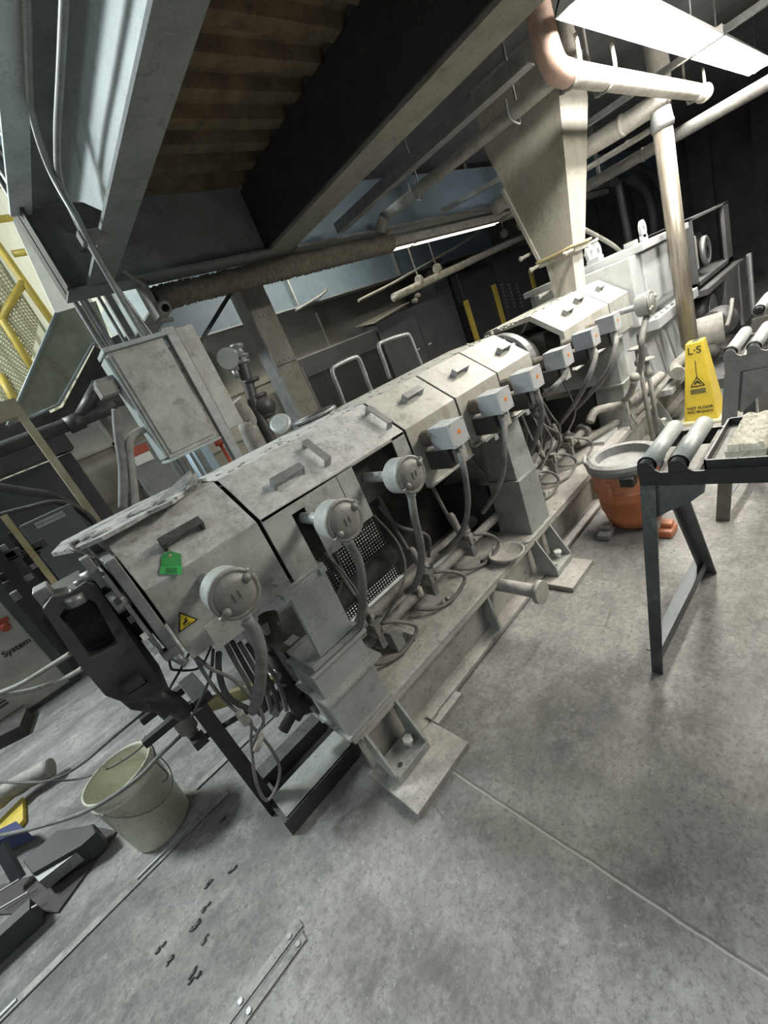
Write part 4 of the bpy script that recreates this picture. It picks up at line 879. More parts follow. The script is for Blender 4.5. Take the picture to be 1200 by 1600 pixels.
# cables around the die
def cable(lab, pts, r=0.006, mt=blackcable, name='cable', cat='cable', group=None):
    return tag(MB().tube(pts, r, 8, 8).build(name, mt), lab, cat, group)
A = lambda y_, px, py: at('y', y_, px, py)
cable('grey cable hanging in a loop from the first hood to the floor frame', [A(1.35, 300, 1018), A(1.35, 318, 1050), A(1.4, 345, 1088), A(1.4, 368, 1110), A(1.4, 392, 1128), A(1.42, 392, 1160), A(1.42, 400, 1220), A(1.45, 415, 1250), A(1.45, 430, 1235), A(1.45, 437, 1200), A(1.45, 420, 1165), A(1.45, 385, 1125)], 0.006, rubber)
cable('grey cable arching from the first hood to the manifold', [A(1.3, 305, 1025), A(1.3, 330, 1045), A(1.3, 365, 1062), A(1.32, 395, 1095), A(1.35, 412, 1125), A(1.4, 400, 1150), A(1.45, 396, 1175)], 0.006, rubber)
cable('black cable under the bracket plate of the first hood', [A(1.33, 342, 1020), A(1.35, 342, 1048), A(1.38, 352, 1082), A(1.4, 372, 1100), A(1.45, 400, 1112)], 0.010, blackcable)
cable('black cable dropping beside the bracket plate', [A(1.33, 333, 1015), A(1.4, 330, 1050), A(1.5, 322, 1075), A(1.6, 300, 1120)], 0.005)
cable('thin black wire crossing down behind the die stand', [A(1.35, 264, 1010), A(1.4, 266, 1040), A(1.45, 275, 1047), A(1.45, 312, 1043), A(1.5, 330, 1010)], 0.004)
cable('thin wire falling from the sensor plug', [A(1.33, 295, 1022), A(1.4, 280, 1050), A(1.5, 264, 1078), A(1.6, 255, 1095)], 0.004)
for i in range(5):
    x0 = 350 + i * 12
    cable(['first', 'second', 'third', 'fourth', 'fifth'][i] + ' from the left of five thick hoses bundled below the first hood', [A(1.5, x0, 1000 + i * 2), A(1.5, x0 + 18, 1035), A(1.5, x0 + 40, 1075), A(1.5, x0 + 50, 1110)], 0.009, blackcable if i % 2 else rubber, 'hose', 'hose', 'hoses bundled below the first hood')
cable('white inline connector on the looped grey cable', [A(1.39, 372, 1112), A(1.39, 386, 1130)], 0.014, insul, 'inline_connector', 'connector')
cable('second inline connector hanging below the first', [A(1.40, 408, 1148), A(1.41, 400, 1172)], 0.013, insul, 'inline_connector', 'connector')
# valve cluster beneath the first hood
vc = thing('pump_cluster', 'dark cluster of fittings between the die stand and nearest pedestal', 'pump', (0.3, 1.6, 0.4))
random.seed(21)
for k, (px, py) in enumerate(((435, 1105), (462, 1068), (470, 1108), (425, 1085), (450, 1130), (480, 1085), (440, 1045), (458, 1010), (430, 1010), (418, 975))):
    c0 = A(1.62, px, py); s = random.uniform(0.03, 0.05)
    (MB().box(c0.x - s, c0.x + s, c0.y - s, c0.y + s, c0.z - s * .7, c0.z + s * .7) if k % 2 else MB().cyl(c0 - Vector((s, 0, 0.01)), c0 + Vector((s, 0, 0.02)), s * .7, n=12)).build('fitting', cavity if k % 3 else midst, vc, bevel=0.004)
MB().tube([A(1.62, 418, 960), A(1.62, 440, 1040), A(1.62, 470, 1110)], 0.04, 12, 5).tube([A(1.6, 400, 1110), A(1.6, 440, 1080), A(1.6, 485, 1060)], 0.03, 12, 5).build('pipe', cavity, vc)
MB().beam(A(1.5, 455, 1000), A(1.5, 505, 1070), 0.05, 0.05).build('arm', paint2, vc)

# ------------------------------------------------------------------ electrical box behind the die end
eb = thing('electrical_box', 'dented grey electrical enclosure on a post behind the first hood', 'electrical box', (0.7, 2.3, 1.4))
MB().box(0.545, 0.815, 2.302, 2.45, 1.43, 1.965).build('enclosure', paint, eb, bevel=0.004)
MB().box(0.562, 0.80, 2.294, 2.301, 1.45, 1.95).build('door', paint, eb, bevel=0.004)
MB().box(0.53, 0.545, 2.31, 2.44, 1.44, 1.95).box(0.535, 0.83, 2.295, 2.46, 1.415, 1.43).box(0.535, 0.85, 2.28, 2.46, 1.965, 1.985).build('lip', webpale, eb, bevel=0.002)
for k in range(9):
    MB().cyl((0.60 + 0.05 * (k % 4), 2.294, 1.50 + 0.045 * k), (0.60 + 0.05 * (k % 4), 2.291, 1.50 + 0.045 * k), 0.004, n=8).build('rivet', paint, eb)
MB().box(0.835, 0.885, 2.285, 2.33, 1.24, 2.00).build('strut', galv, eb, bevel=0.003)
MB().box(0.890, 0.985, 2.30, 2.36, 1.44, 1.985).build('cover_strip', paint, eb, bevel=0.003)
MB().box(0.45, 0.53, 2.34, 2.44, 1.82, 1.88).build('elbow_box', midst, eb, bevel=0.003)
for i, (a_, lab) in enumerate((((160, 635), 0), ((205, 690), 1))):
    pass
cable('dusty corrugated conduit dropping left of the electrical box, left of the pair', [A(2.36, 182, 640), A(2.36, 185, 680), A(2.36, 192, 730), A(2.36, 192, 795)], 0.022, rubber, 'conduit', 'conduit')
cable('dusty conduit with elbow left of the electrical box, right of the pair', [A(2.36, 228, 670), A(2.36, 208, 680), A(2.36, 202, 700), A(2.36, 207, 740), A(2.36, 213, 795)], 0.018, pipem, 'conduit', 'conduit')
tag(MB().box(0.44, 0.52, 2.33, 2.42, 1.80, 1.86).build('pull_box', pipem, bevel=0.003), 'small dusty pull box topping the corrugated conduit', 'box')
for i, (u, v, lab) in enumerate(((40, 62, 'left'), (10, 20, 'middle'), (25, 40, 'right'))):
    xx = (0.735, 0.785, 0.87)[i]
    cable(['left', 'middle', 'right'][i] + ' one of three vertical conduits rising behind the electrical box', [(xx, 3.1, 0.0), (xx, 3.1, 1.2), (xx, 3.1, 2.5), (xx, 3.1, 3.6)], (0.016, 0.024, 0.012)[i], galv, 'conduit', 'conduit')
tag(MB().box(0.90, 0.94, 3.08, 3.12, 0.0, 3.6).build('strut_channel', galv), 'slotted strut channel between the conduits above the electrical box', 'bar')
# conduits curving along the nearest roof beam
cable('outer grey conduit curving up along the nearest roof beam', [(0.76, 2.37, 1.98), (0.72, 2.26, 2.25), (0.70, 2.18, 2.42), (0.70, 2.17, 2.62), (0.70, 2.03, 2.73), (0.70, 1.85, 2.745), (0.70, 0.8, 2.75)], 0.014, galv, 'conduit', 'conduit')
cable('inner grey conduit curving up along the nearest roof beam', [(0.80, 2.38, 1.98), (0.75, 2.34, 2.25), (0.73, 2.31, 2.45), (0.72, 2.20, 2.59), (0.72, 1.99, 2.625), (0.72, 1.6, 2.625), (0.72, 0.8, 2.625)], 0.012, galv, 'conduit', 'conduit')
tag(MB().box(0.68, 0.79, 2.20, 2.25, 2.37, 2.42).build('conduit_clamp', pipem, bevel=0.004), 'dusty clamp tying both conduits to the nearest roof beam', 'clamp')

# valve stack behind the first hood
vs_ = thing('valve_stack', 'dark standing pipe with gauge and ball valve right of the electrical box', 'valve', (1.2, 2.4, 0.9))
P = lambda px, py, y_=2.5: at('y', y_, px, py)
MB().tube([P(374, 555), P(388, 600), P(400, 640), P(425, 690), P(425, 690) - Vector((0, 0, 1.0))], 0.035, 14, 5).build('pipe', dark, vs_)
MB().lathe(P(376, 560), (P(370, 545) - P(378, 570)), [(0.03, -0.04), (0.05, -0.03), (0.05, -0.015), (0.035, -0.012), (0.035, 0.0), (0.05, 0.005), (0.05, 0.02), (0.03, 0.025), (0.03, 0.06), (0.04, 0.065), (0.04, 0.08)], 18).build('coupling', midst, vs_)
MB().ball(P(412, 636), 0.075, 16).build('ball_valve', dark, vs_)
for q_ in ((393, 598), (405, 622), (418, 652)): MB().lathe(P(*q_), P(372, 550) - P(418, 652), [(0.05, 0), (0.055, 0.005), (0.055, 0.02), (0.05, 0.025)], 16).build('collar', dark, vs_)
MB().cyl(P(356, 560), P(356, 560, 2.46), 0.06, n=24).build('gauge', alum, vs_)
MB().cyl(P(372, 590), P(366, 578), 0.018, n=10).build('drain_cock', midst, vs_)
tag(MB().tube([P(366, 628), P(376, 640), P(388, 660), P(402, 700), Vector((P(402, 700).x, 2.5, 0.0))], 0.055, 14, 5).build('sleeved_pipe', pipem), 'second pipe with a torn pale sleeve beside the ball valve', 'pipe')

# ------------------------------------------------------------------ background right: cabinets
cb_ = thing('mesh_guard_cabinet', 'black cabinet with wire-mesh front behind the tubular hoops', 'cabinet', (3.7, 5, 0))
MB().box(3.08, 4.50, 4.84, 5.5, 0, 1.80).build('body', cabblack, cb_)
MB().box(3.04, 3.12, 4.80, 4.84, 0, 1.80).box(4.44, 4.52, 4.80, 4.84, 0, 1.80).box(3.12, 4.44, 4.80, 4.84, 1.55, 1.80).build('frame', cabblack, cb_)
ms = MB()
for k in range(34): ms.box(3.12 + k * 0.04, 3.126 + k * 0.04, 4.805, 4.812, 0.4, 1.55)
for k in range(29): ms.box(3.12, 4.44, 4.80, 4.806, 0.4 + k * 0.04, 0.406 + k * 0.04)
ms.build('wire_mesh', mat('dusty_wire', (0.07, 0.07, 0.07), 0.5, 0.3, bump=0), cb_)
MB().box(3.05, 4.5, 4.795, 4.80, 1.785, 1.80).box(3.09, 3.10, 4.79, 4.80, 0.6, 1.7).build('edge_strip', galv, cb_)
c2 = thing('electrical_cabinet', 'plain dark grey electrical cabinet right of the mesh-front one', 'cabinet', (5.4, 5, 0))
MB().box(4.58, 6.3, 4.80, 5.5, 0, 1.90).build('body', cabgrey, c2, bevel=0.01)
MB().box(5.43, 5.44, 4.795, 4.80, 0.05, 1.85).build('door_gap', black, c2)
MB().box(5.20, 5.27, 4.785, 4.80, 1.28, 1.295).box(5.50, 5.57, 4.785, 4.80, 1.28, 1.295).build('door_handle', white, c2)
sh = MB(); sh.add([(4.45, 4.7, 1.86), (5.3, 4.7, 1.96), (5.5, 5.3, 2.02), (4.6, 5.3, 1.95), (4.45, 4.7, 1.868), (5.3, 4.7, 1.968), (5.5, 5.3, 2.028), (4.6, 5.3, 1.958)], [(0, 1, 2, 3), (4, 5, 6, 7), (0, 1, 5, 4), (1, 2, 6, 5), (2, 3, 7, 6), (3, 0, 4, 7)])
tag(sh.build('loose_sheet', beamflange), 'loose curled sheet lying on top of the dark cabinets', 'sheet')
c3 = thing('control_cabinet', 'tall dark control cabinet with two yellow edge strips and rows of knobs', 'cabinet', (8.6, 5.2, 0))
MB().box(6.9, 8.05, 4.9, 5.6, 0, 2.15).build('left_door', cabblack, c3, bevel=0.01)
MB().box(8.1, 10.2, 4.9, 5.6, 0, 2.25).build('right_door', cabgrey, c3, bevel=0.01)
for (a_, b_) in (((726, 470), (747, 525)), ((770, 445), (787, 505)), ((828, 423), (842, 475))):
    p0, p1 = at('y', 4.86, *a_), at('y', 4.86, *b_)
    MB().box(p0.x, p0.x + 0.09, 4.85, 4.90, p1.z - 0.4, p0.z).build('edge_strip', yellow, c3)
for i in range(3):
    for j in range(7):
        p0 = at('y', 4.89, 783 + i * 12, 445 + j * 0)
        MB().cyl((p0.x, 4.90, p0.z - 0.07 * j), (p0.x, 4.87, p0.z - 0.07 * j), 0.022, n=8).build('knob', midst, c3)
tag(MB().box(6.35, 6.75, 5.0, 5.6, 0, 2.5).build('conduit_riser', cabgrey), 'dark vertical riser between the grey and the control cabinet', 'riser')
for i, x in enumerate((6.9, 7.3, 7.9, 8.3)):
    tag(MB().tube([(x, 5.3, 2.2), (x, 5.3, 2.7), (x, 5.3, 3.2)], 0.05, 8, 2).build('conduit', cabgrey), ['first', 'second', 'third', 'fourth'][i] + ' from the left of four dark conduits rising above the control cabinet', 'conduit')
# hanging pipe in front of cabinets with fittings
hp = thing('hung_pipe', 'thin dusty pipe with clamps and valve fittings hung before the dark cabinets', 'pipe', (5.5, 4.0, 2.1))
P0, P1 = at('y', 4.0, 615, 465), at('y', 4.0, 822, 345); P1.z = P0.z + 0.25
MB().tube([P0, (P0 + P1) / 2, P1], 0.05, 12, 3, jit=.05).build('pipe', pipem, hp)
for (u, v) in ((618, 465), (632, 455), (645, 450), (652, 462), (648, 470)):
    c0 = at('y', 3.98, u, v); MB().ball(c0, 0.04, 8, (1.3, 1, .8)).build('fitting', pipem, hp)
for (u, v) in ((683, 420), (788, 365), (655, 438)):
    c0 = at('y', 3.98, u, v); MB().lathe(c0 - Vector((0.03, 0, 0)), (1, 0, 0.05), [(0.055, 0), (0.062, 0.01), (0.062, 0.05), (0.055, 0.06)], 12).tube([c0, c0 + Vector((0, 0, 0.3)), c0 + Vector((0, 0, 0.9))], 0.012, 6, 1).build('hanger', pipem, hp)
tag(MB().tube([at('y', 4.3, 560, 470), at('y', 4.3, 645, 425), at('y', 4.3, 760, 350), at('y', 4.3, 760, 350) + Vector((0.1, 0, 0.6))], 0.018, 8, 4).build('thin_conduit', pipem), 'slim conduit crossing just above the hung pipe', 'conduit')
tag(MB().tube([at('y', 4.9, 462, 425 + 60), at('y', 4.9, 500, 462), at('y', 4.9, 510, 452)], 0.02, 8, 3).build('hooked_bracket', galv), 'small hooked bracket hanging from the girder flange', 'bracket')

# dark hoses rising behind the gearbox
for i, (pts, r) in enumerate((([(985, 395), (975, 340), (965, 290), (958, 285)], .06), ([(1022, 400), (1020, 340), (1008, 300), (985, 280)], .07), ([(1045, 380), (1040, 320), (1020, 275), (990, 262)], .06))):
    bp0 = at('y', 2.6, *pts[0])
    tag(MB().tube([Vector((bp0.x, 2.6, 0)), Vector((bp0.x, 2.6, bp0.z * .5))] + [at('y', 2.6, *p) for p in pts], r * 0.9, 10, 6).build('duct_hose', cabgrey), ['leftmost', 'middle', 'rightmost'][i] + ' of three dark hoses arching up behind the gearbox', 'hose')
hose('thin pale cable arching from the chute to the gearbox top', [(912, 358, 1.75), (935, 370, 1.75), (960, 385, 1.75), (975, 400, 1.75)], 0.018, pipem, 'cable')
hose('second thin cable from the chute throat to the gearbox', [(914, 398, 1.75), (925, 408, 1.75), (940, 420, 1.75)], 0.014, pipem, 'cable')

# motor / drive guard at far right
mo = thing('drive_guard_frame', 'open dark framed drive housing with a round motor behind the pole', 'machine housing', (6.2, 1.3, 0.3))
def fq(y_, pts): return [at('y', y_, *p) for p in pts]
X0, X1, Z0, Z1 = 5.35, 6.9, 0.85, 1.47
MB().box(X0, X1, 1.75, 1.80, Z0, Z1).build('back_panel', dark, mo)
MB().box(X0, X1, 1.22, 1.80, Z1 - 0.03, Z1).box(X0, X1, 1.22, 1.80, Z0, Z0 + 0.05).box(X1 - 0.25, X1, 1.22, 1.26, Z0, Z1).box(X0, X0 + .05, 1.22, 1.8, Z0, Z1).build('frame', mat('dusty_dark_grey', (0.07, 0.07, 0.072), 0.6, 0.2, (0.12, 0.12, 0.12), 8, .8, dust=.3, dcol=(.3,.3,.29), bump=.2), mo, bevel=0.006)
MB().cyl((5.95, 1.75, 1.14), (5.95, 1.30, 1.14), 0.17, n=28).cyl((5.95, 1.30, 1.14), (5.95, 1.24, 1.14), 0.10, n=20).build('motor', dark, mo)
MB().lathe((5.9, 1.28, 1.12), (0, -1, 0), [(0.12, 0), (0.14, 0.01), (0.14, 0.04), (0.12, 0.05), (0.10, 0.03), (0.001, 0.03)], 24).build('fan_grille', midst, mo)
MB().box(5.88, 5.94, 1.24, 1.27, 1.09, 1.15).build('label_plate', white, mo)
MB().box(5.36, 5.55, 1.24, 1.30, 1.00, 1.30).build('terminal_box', paint, mo, bevel=.005)
mo2 = thing('belt_guard', 'dark belt guard with round opening and clear side panel at the right', 'guard', (6.2, 1.3, 0.1))
MB().prism([(5.35, 0.30), (5.35, 0.80), (6.6, 0.80), (6.6, 0.30)], 'y', 1.40, 1.44).build('back_plate', dark, mo2)
MB().box(5.35, 7.0, 1.15, 1.44, 0.76, 0.82).build('top_plate', MATS['dusty_dark_grey'], mo2, bevel=.005)
MB().prism([(6.05, 0.29), (6.05, 0.76), (6.65, 0.76), (6.65, 0.29)], 'y', 1.15, 1.40).build('side_box', MATS['dusty_dark_grey'], mo2, bevel=.01)
MB().cyl((5.7, 1.38, 0.53), (5.7, 1.20, 0.53), 0.24, n=32).build('belt_wheel', black, mo2)
MB().lathe((5.68, 1.199, 0.53), (0, -1, 0), [(0.17, 0), (0.18, 0), (0.18, 0.01), (0.17, 0.01)], 32).build('wheel_rim', midst, mo2)
MB().box(6.70, 7.30, 1.14, 1.17, 0.12, 0.80).build('clear_panel', mat('smoky_clear_plastic', (0.12, 0.12, 0.125), 0.15, 0, (0.2, .2, .2), 5, .5, bump=0), mo2)
MB().box(7.25, 7.32, 1.12, 1.16, 0.12, 0.82).build('angle_post', alum, mo2)
# lower motor with cowl
lm = thing('drive_motor', 'caked round drive motor low down right of the steel pole', 'motor', (4.9, 1.1, 0.2))
c0 = at('y', 1.15, 1105, 520)
MB().cyl(c0 + Vector((0, 0.15, 0)), c0 + Vector((0.05, -0.12, 0)), 0.15, n=24).build('body', pipem, lm)
MB().lathe(c0 + Vector((0.22, -0.05, 0.03)), (1, -0.3, 0), [(0.13, -.1), (0.14, 0), (0.14, 0.06), (0.12, 0.10), (0.001, 0.1)], 20).build('fan_cowl', MATS['dusty_dark_grey'], lm)
MB().tube([c0 + Vector((-.05, -.16, .02)), c0 + Vector((.1, -.17, .12)), c0 + Vector((.25, -.16, .2))], 0.018, 8, 5).build('cable', rubber, lm)
lump = MB(); random.seed(4)
for k in range(14): lump.ball(at('y', 1.12, 1085 + random.uniform(0, 55), 545 + random.uniform(0, 55)), random.uniform(0.04, 0.08), 8)
MB().box(4.6, 5.6, 0.95, 1.20, 0.0, 0.14).build('mount', MATS['dusty_dark_grey'], lm)
tag(lump.build('caked_fittings', cavity), 'heap of caked dark fittings between the motor and the wet-floor sign', 'fittings', kind='stuff')
rampb = MB().prism([(4.2, 0.0), (4.2, 0.05), (9.5, 0.05), (9.5, 0.0)], 'y', 0.78, 1.12)
tag(rampb.build('floor_plate', MATS['dusty_dark_grey']), 'long dark floor plate running from the sign towards the far wall', 'plate')

# ------------------------------------------------------------------ orange drum
dx, dy = 2.40, 0.985
dr = thing('shop_vacuum_drum', 'open orange plastic drum with grey dusty rim beside the roller table', 'drum', (dx, dy, 0))
MB().lathe((dx, dy, 0.03), (0, 0, 1), [(0.10, 0.0), (0.14, 0.0), (0.155, 0.05), (0.178, 0.22), (0.186, 0.24), (0.182, 0.25), (0.19, 0.38), (0.18, 0.38), (0.17, 0.10), (0.001, 0.08)], 40).build('tank', orange, dr)
MB().lathe((dx, dy, 0.395), (0, 0, 1), [(0.188, 0), (0.200, 0.0), (0.204, 0.03), (0.196, 0.05), (0.172, 0.062), (0.145, 0.058), (0.138, 0.01), (0.001, 0.005)], 44, False).build('rim', drumgrey, dr)
MB().lathe((dx, dy, 0.268), (0, 0, 1), [(0.184, 0), (0.192, 0.002), (0.192, 0.008), (0.185, 0.01)], 44).build('band', orange, dr)
MB().cyl((dx - 0.185, dy + 0.03, 0.31), (dx - 0.185, dy + 0.03, 0.365), 0.014, n=12).cyl((dx - 0.178, dy + 0.03, 0.25), (dx - 0.18, dy + 0.03, 0.34), 0.020, n=10).build('post', orange, dr)
MB().box(dx - 0.21, dx - 0.15, dy - 0.11, dy - 0.04, 0.345, 0.395).build('latch', black, dr, bevel=.004)
for (ox, oy) in ((-0.19, 0.10), (-0.12, -0.20), (0.17, 0.14), (0.2, -0.1)):
    b = MB(); b.box(dx + ox - 0.055, dx + ox + 0.055, dy + oy - 0.035, dy + oy + 0.035, 0.0, 0.045); b.box(dx + ox * .9 - 0.03, dx + ox * .9 + 0.03, dy + oy - 0.03, dy + oy + 0.03, 0.045, 0.075)
    b.build('caster_foot', drumgrey if ox != -0.12 else orange, dr, bevel=0.01)
MB().tube([(dx - 0.12, dy + 0.15, 0.44), (dx - 0.14, dy + 0.155, 0.475), (dx - 0.05, dy + 0.19, 0.475), (dx - 0.04, dy + 0.18, 0.44)], 0.012, 8, 4).build('handle', drumgrey, dr)

# ------------------------------------------------------------------ wet floor sign
sx_, sy_ = 4.06, 0.985
sg = thing('wet_floor_sign', 'yellow pyramid wet-floor sign standing beyond the orange drum', 'sign', (sx_, sy_, 0))
def pyr(mb, w0, d0, w1, d1, z0, z1, cx=sx_, cy=sy_):
    return frus(mb, (cx - d0, cx + d0, cy - w0, cy + w0, z0), (cx - d1, cx + d1, cy - w1, cy + w1, z1))
pyr(MB(), 0.155, 0.155, 0.15, 0.15, 0.0, 0.022).build('base', mat('pale_yellow_plastic', (0.70, 0.64, 0.38), .5, 0, (.6, .56, .38), 8, .5, bump=0, dust=.3), sg, bevel=.006)
pyr(MB(), 0.115, 0.115, 0.055, 0.055, 0.022, 0.635).build('cone', signy, sg, bevel=0.006)
MB().box(sx_ - .035, sx_ + .035, sy_ - .02, sy_ + .02, 0.633, 0.637).build('top_slot', dark, sg)
def onface(u, h):  # point on the -x face; u right (towards -y), h height
    k = (h - 0.022) / 0.613; return Vector((sx_ - (0.115 - 0.06 * k) - 0.0015, sy_ - u, h))
up = (onface(0, .6) - onface(0, .1)).normalized()
text('letters', 'L·S', 0.075, onface(0.0, 0.575), (0, -1, 0), up, mat('faded_marker', (.10, .09, .02), .6, bump=0), sg, bold=True)
text('wording', 'WET FLOOR', 0.031, onface(0.0, 0.125), (0, -1, 0), up, ink, sg, bold=True)
text('wording', 'PISO MOJADO', 0.027, onface(0.0, 0.093), (0, -1, 0), up, ink, sg, bold=True)
sb = MB(); sb.beam(onface(0, 0.36), onface(0, 0.50), 0.005, 0.002, (1, 0, 0))
for (p, q_) in (((-.045, .30), (.045, .30)), ((-.045, .30), (0, .37)), ((.045, .30), (0, .37)), ((-.02, .31), (.0, .345)), ((.0, .345), (.022, .31)), ((-.02, .33), (.02, .325))): sb.beam(onface(*p), onface(*q_), 0.006, 0.002, (1, 0, 0))
sb.build('mop_symbol', ink, sg)
sb = MB()
for h in (0.245, 0.255, 0.265, 0.275): sb.beam(onface(-.05, h), onface(.05, h), 0.007, 0.002, (1, 0, 0))
sb.build('text_block', mat('grey_ink', (.22, .2, .1), .5, bump=0), sg)

# ------------------------------------------------------------------ roller tables
def roller(parent, p0, p1, r=0.030):
    p0 = Vector(p0); p1 = Vector(p1); d = (p1 - p0).normalized()
    c = MB().cyl(p0, p1, r, n=24).build('roller', legdusty if False else alum, parent)
    MB().lathe(p0 - d * 0.02, d, [(0.013, 0), (0.021, 0), (0.021, 0.02), (0.027, 0.02), (0.027, 0.022)], 16).build('axle', black, c)
t1 = thing('roller_table', 'dark steel roller table at the right with two rollers and tray, nearer one', 'roller table', (1.4, 0.3, 0))
MB().box(1.283, 1.290, -0.40, 0.495, 0.828, 0.870).build('front_rail', black, t1)
def ears(x0, x1, z, mt, par):
    e = MB()
    for yc in (0.474, 0.392):
        e.prism([(yc - 0.040, z), (yc - 0.026, z + 0.010), (yc - 0.020, z + 0.026), (yc - 0.010, z + 0.036), (yc + 0.010, z + 0.036), (yc + 0.020, z + 0.026), (yc + 0.022, z)], 'x', x0, x1)
    e.build('roller_bracket', mt, par)
ears(1.283, 1.290, 0.869, black, t1)
MB().box(1.60, 1.608, -0.40, 0.495, 0.815, 0.870).build('rear_rail', black, t1)
MB().box(1.29, 1.60, 0.345, 0.357, 0.835, 0.862).build('cross_bar', skidm, t1)
MB().box(1.29, 1.60, -0.3, -0.28, 0.83, 0.86).build('cross_bar', skidm, t1)
MB().box(1.292, 1.60, 0.408, 0.450, 0.852, 0.856).build('dusty_strip', skidm, t1)
roller(t1, (1.305, 0.474, 0.888), (1.60, 0.474, 0.888), 0.025); roller(t1, (1.305, 0.392, 0.888), (1.60, 0.392, 0.888), 0.025)
MB().prism([(0.492, 0.828), (0.500, 0.72), (0.48, 0.70), (0.43, 0.735), (0.38, 0.76), (0.335, 0.80), (0.330, 0.828)], 'x', 1.287, 1.291).build('gusset', tabledark, t1)
MB().prism([(0.495, 0.828), (0.452, 0.828), (0.542, 0.0), (0.580, 0.0)], 'x', 1.280, 1.286).build('leg', tabledark, t1)
MB().beam((1.40, 0.47, 0.83), (1.96, 0.555, 0.0), 0.007, 0.055, (1, 0, 0)).beam((1.40, 0.448, 0.83), (1.96, 0.530, 0.0), 0.05, 0.007, (1, 0, 0)).build('leg', tabledark, t1)
MB().beam((1.29, 0.565, 0.105), (1.90, 0.550, 0.105), 0.045, 0.006).beam((1.29, 0.545, 0.085), (1.90, 0.530, 0.085), 0.006, 0.045).build('stretcher', tabledark, t1)
tr_ = thing('steel_tray', 'shallow dark steel tray set into the nearer roller table', 'tray', (1.45, 0.1, 0.86))
MB().box(1.300, 1.60, -0.38, 0.325, 0.871, 0.874).build('base', legdusty, tr_)
MB().box(1.296, 1.302, -0.38, 0.330, 0.862, 0.896).box(1.596, 1.602, -0.38, 0.330, 0.862, 0.896).box(1.296, 1.602, 0.325, 0.330, 0.862, 0.896).build('rim', black, tr_)
random.seed(9)
def slab(x0, x1, y0, y1, z0, z1):
    bk = MB(); nx, ny = 20, 12; vs = []; fs = []
    for i in range(nx + 1):
        for j in range(ny + 1):
            x = x0 + (x1 - x0) * i / nx; y_ = y0 + (y1 - y0) * j / ny
            e = 1 if 0 < i < nx and 0 < j < ny else 0
            vs.append((x + random.uniform(-.002, .002), y_ + random.uniform(-.002, .002), z0 + (z1 - z0) * (1 if e else .6) + e * random.uniform(-.004, .004)))
    for i in range(nx):
        for j in range(ny): a_ = i * (ny + 1) + j; fs.append((a_, a_ + 1, a_ + ny + 2, a_ + ny + 1))
    bk.add(vs, fs); bk.box(x0, x1, y0, y1, z0, z0 + (z1 - z0) * .62)
    return bk.build('polymer_slab', block)
tag(slab(1.335, 1.585, 0.205, 0.290, 0.8745, 0.915), 'cracked cream-coloured polymer slab lying in the steel tray, nearest the rollers', 'slab')
tag(slab(1.335, 1.58, 0.09, 0.200, 0.8745, 0.912), 'second cracked cream slab in the tray at the right photo edge', 'slab')

t2 = thing('roller_table', 'dusty roller table farther back at the right edge with two pale rollers', 'roller table', (2.7, 0.4, 0))
MB().box(2.43, 2.44, -0.3, 0.495, 0.80, 0.870).build('front_rail', legdusty, t2)
ears(2.43, 2.44, 0.869, legdusty, t2)
MB().box(2.80, 2.81, -0.3, 0.495, 0.80, 0.870).build('rear_rail', legdusty, t2)
roller(t2, (2.455, 0.474, 0.888), (2.80, 0.474, 0.888), 0.026); roller(t2, (2.455, 0.392, 0.888), (2.80, 0.392, 0.888), 0.026)
MB().box(2.44, 2.80, 0.408, 0.450, 0.852, 0.856).build('dusty_strip', skidm, t2)
MB().prism([(0.495, 0.80), (0.50, 0.64), (0.45, 0.60), (0.30, 0.76), (0.28, 0.80)], 'x', 2.437, 2.441).build('gusset', legdusty, t2)
MB().prism([(0.498, 0.80), (0.44, 0.80), (0.54, 0.0), (0.60, 0.0)], 'x', 2.428, 2.436).build('leg', legdusty, t2)
MB().beam((2.55, 0.43, 0.80), (2.95, 0.52, 0.0), 0.05, 0.05, (1, 0, 0)).build('leg', tabledark, t2)
MB().beam((2.44, 0.56, 0.12), (2.92, 0.52, 0.12), 0.04, 0.006).build('stretcher', tabledark, t2)
t3 = thing('roller_table', 'third roller table only partly in view beyond the dusty one at the right edge', 'roller table', (3.2, 0.4, 0))
MB().box(3.25, 3.26, -0.2, 0.52, 0.76, 0.85).build('front_rail', legdusty, t3)
roller(t3, (3.28, 0.49, 0.885), (3.62, 0.49, 0.885)); roller(t3, (3.28, 0.39, 0.885), (3.62, 0.39, 0.885))
MB().box(3.25, 3.26, 0.46, 0.52, 0, 0.76).build('leg', legdusty, t3)
MB().box(3.62, 3.63, -0.2, 0.52, 0.76, 0.85).build('rear_rail', legdusty, t3)

# ------------------------------------------------------------------ bucket
bx_, by_ = -0.370, 2.095
bu = thing('plastic_bucket', 'cream plastic bucket standing on the floor left of the die stand', 'bucket', (bx_, by_, 0))
MB().lathe((bx_, by_, 0), (0, 0, 1), [(0.001, 0.0), (0.120, 0.0), (0.124, 0.01), (0.137, 0.30), (0.143, 0.30), (0.143, 0.315), (0.138, 0.317), (0.138, 0.345), (0.144, 0.352), (0.144, 0.365), (0.137, 0.367), (0.134, 0.355), (0.120, 0.015), (0.001, 0.012)], 44).build('shell', plastic, bu)
MB().tube([Vector((bx_ + 0.146 * math.cos(a), by_ + 0.146 * math.sin(a), 0.31 + 0.0 * a - 0.14 * math.sin((a + 2.4)) * (1 if math.sin(a + 2.4) > 0 else 0))) for a in [-2.4 + PI * k / 12 for k in range(13)]], 0.0025, 6, 3).build('bail_handle', midst, bu)

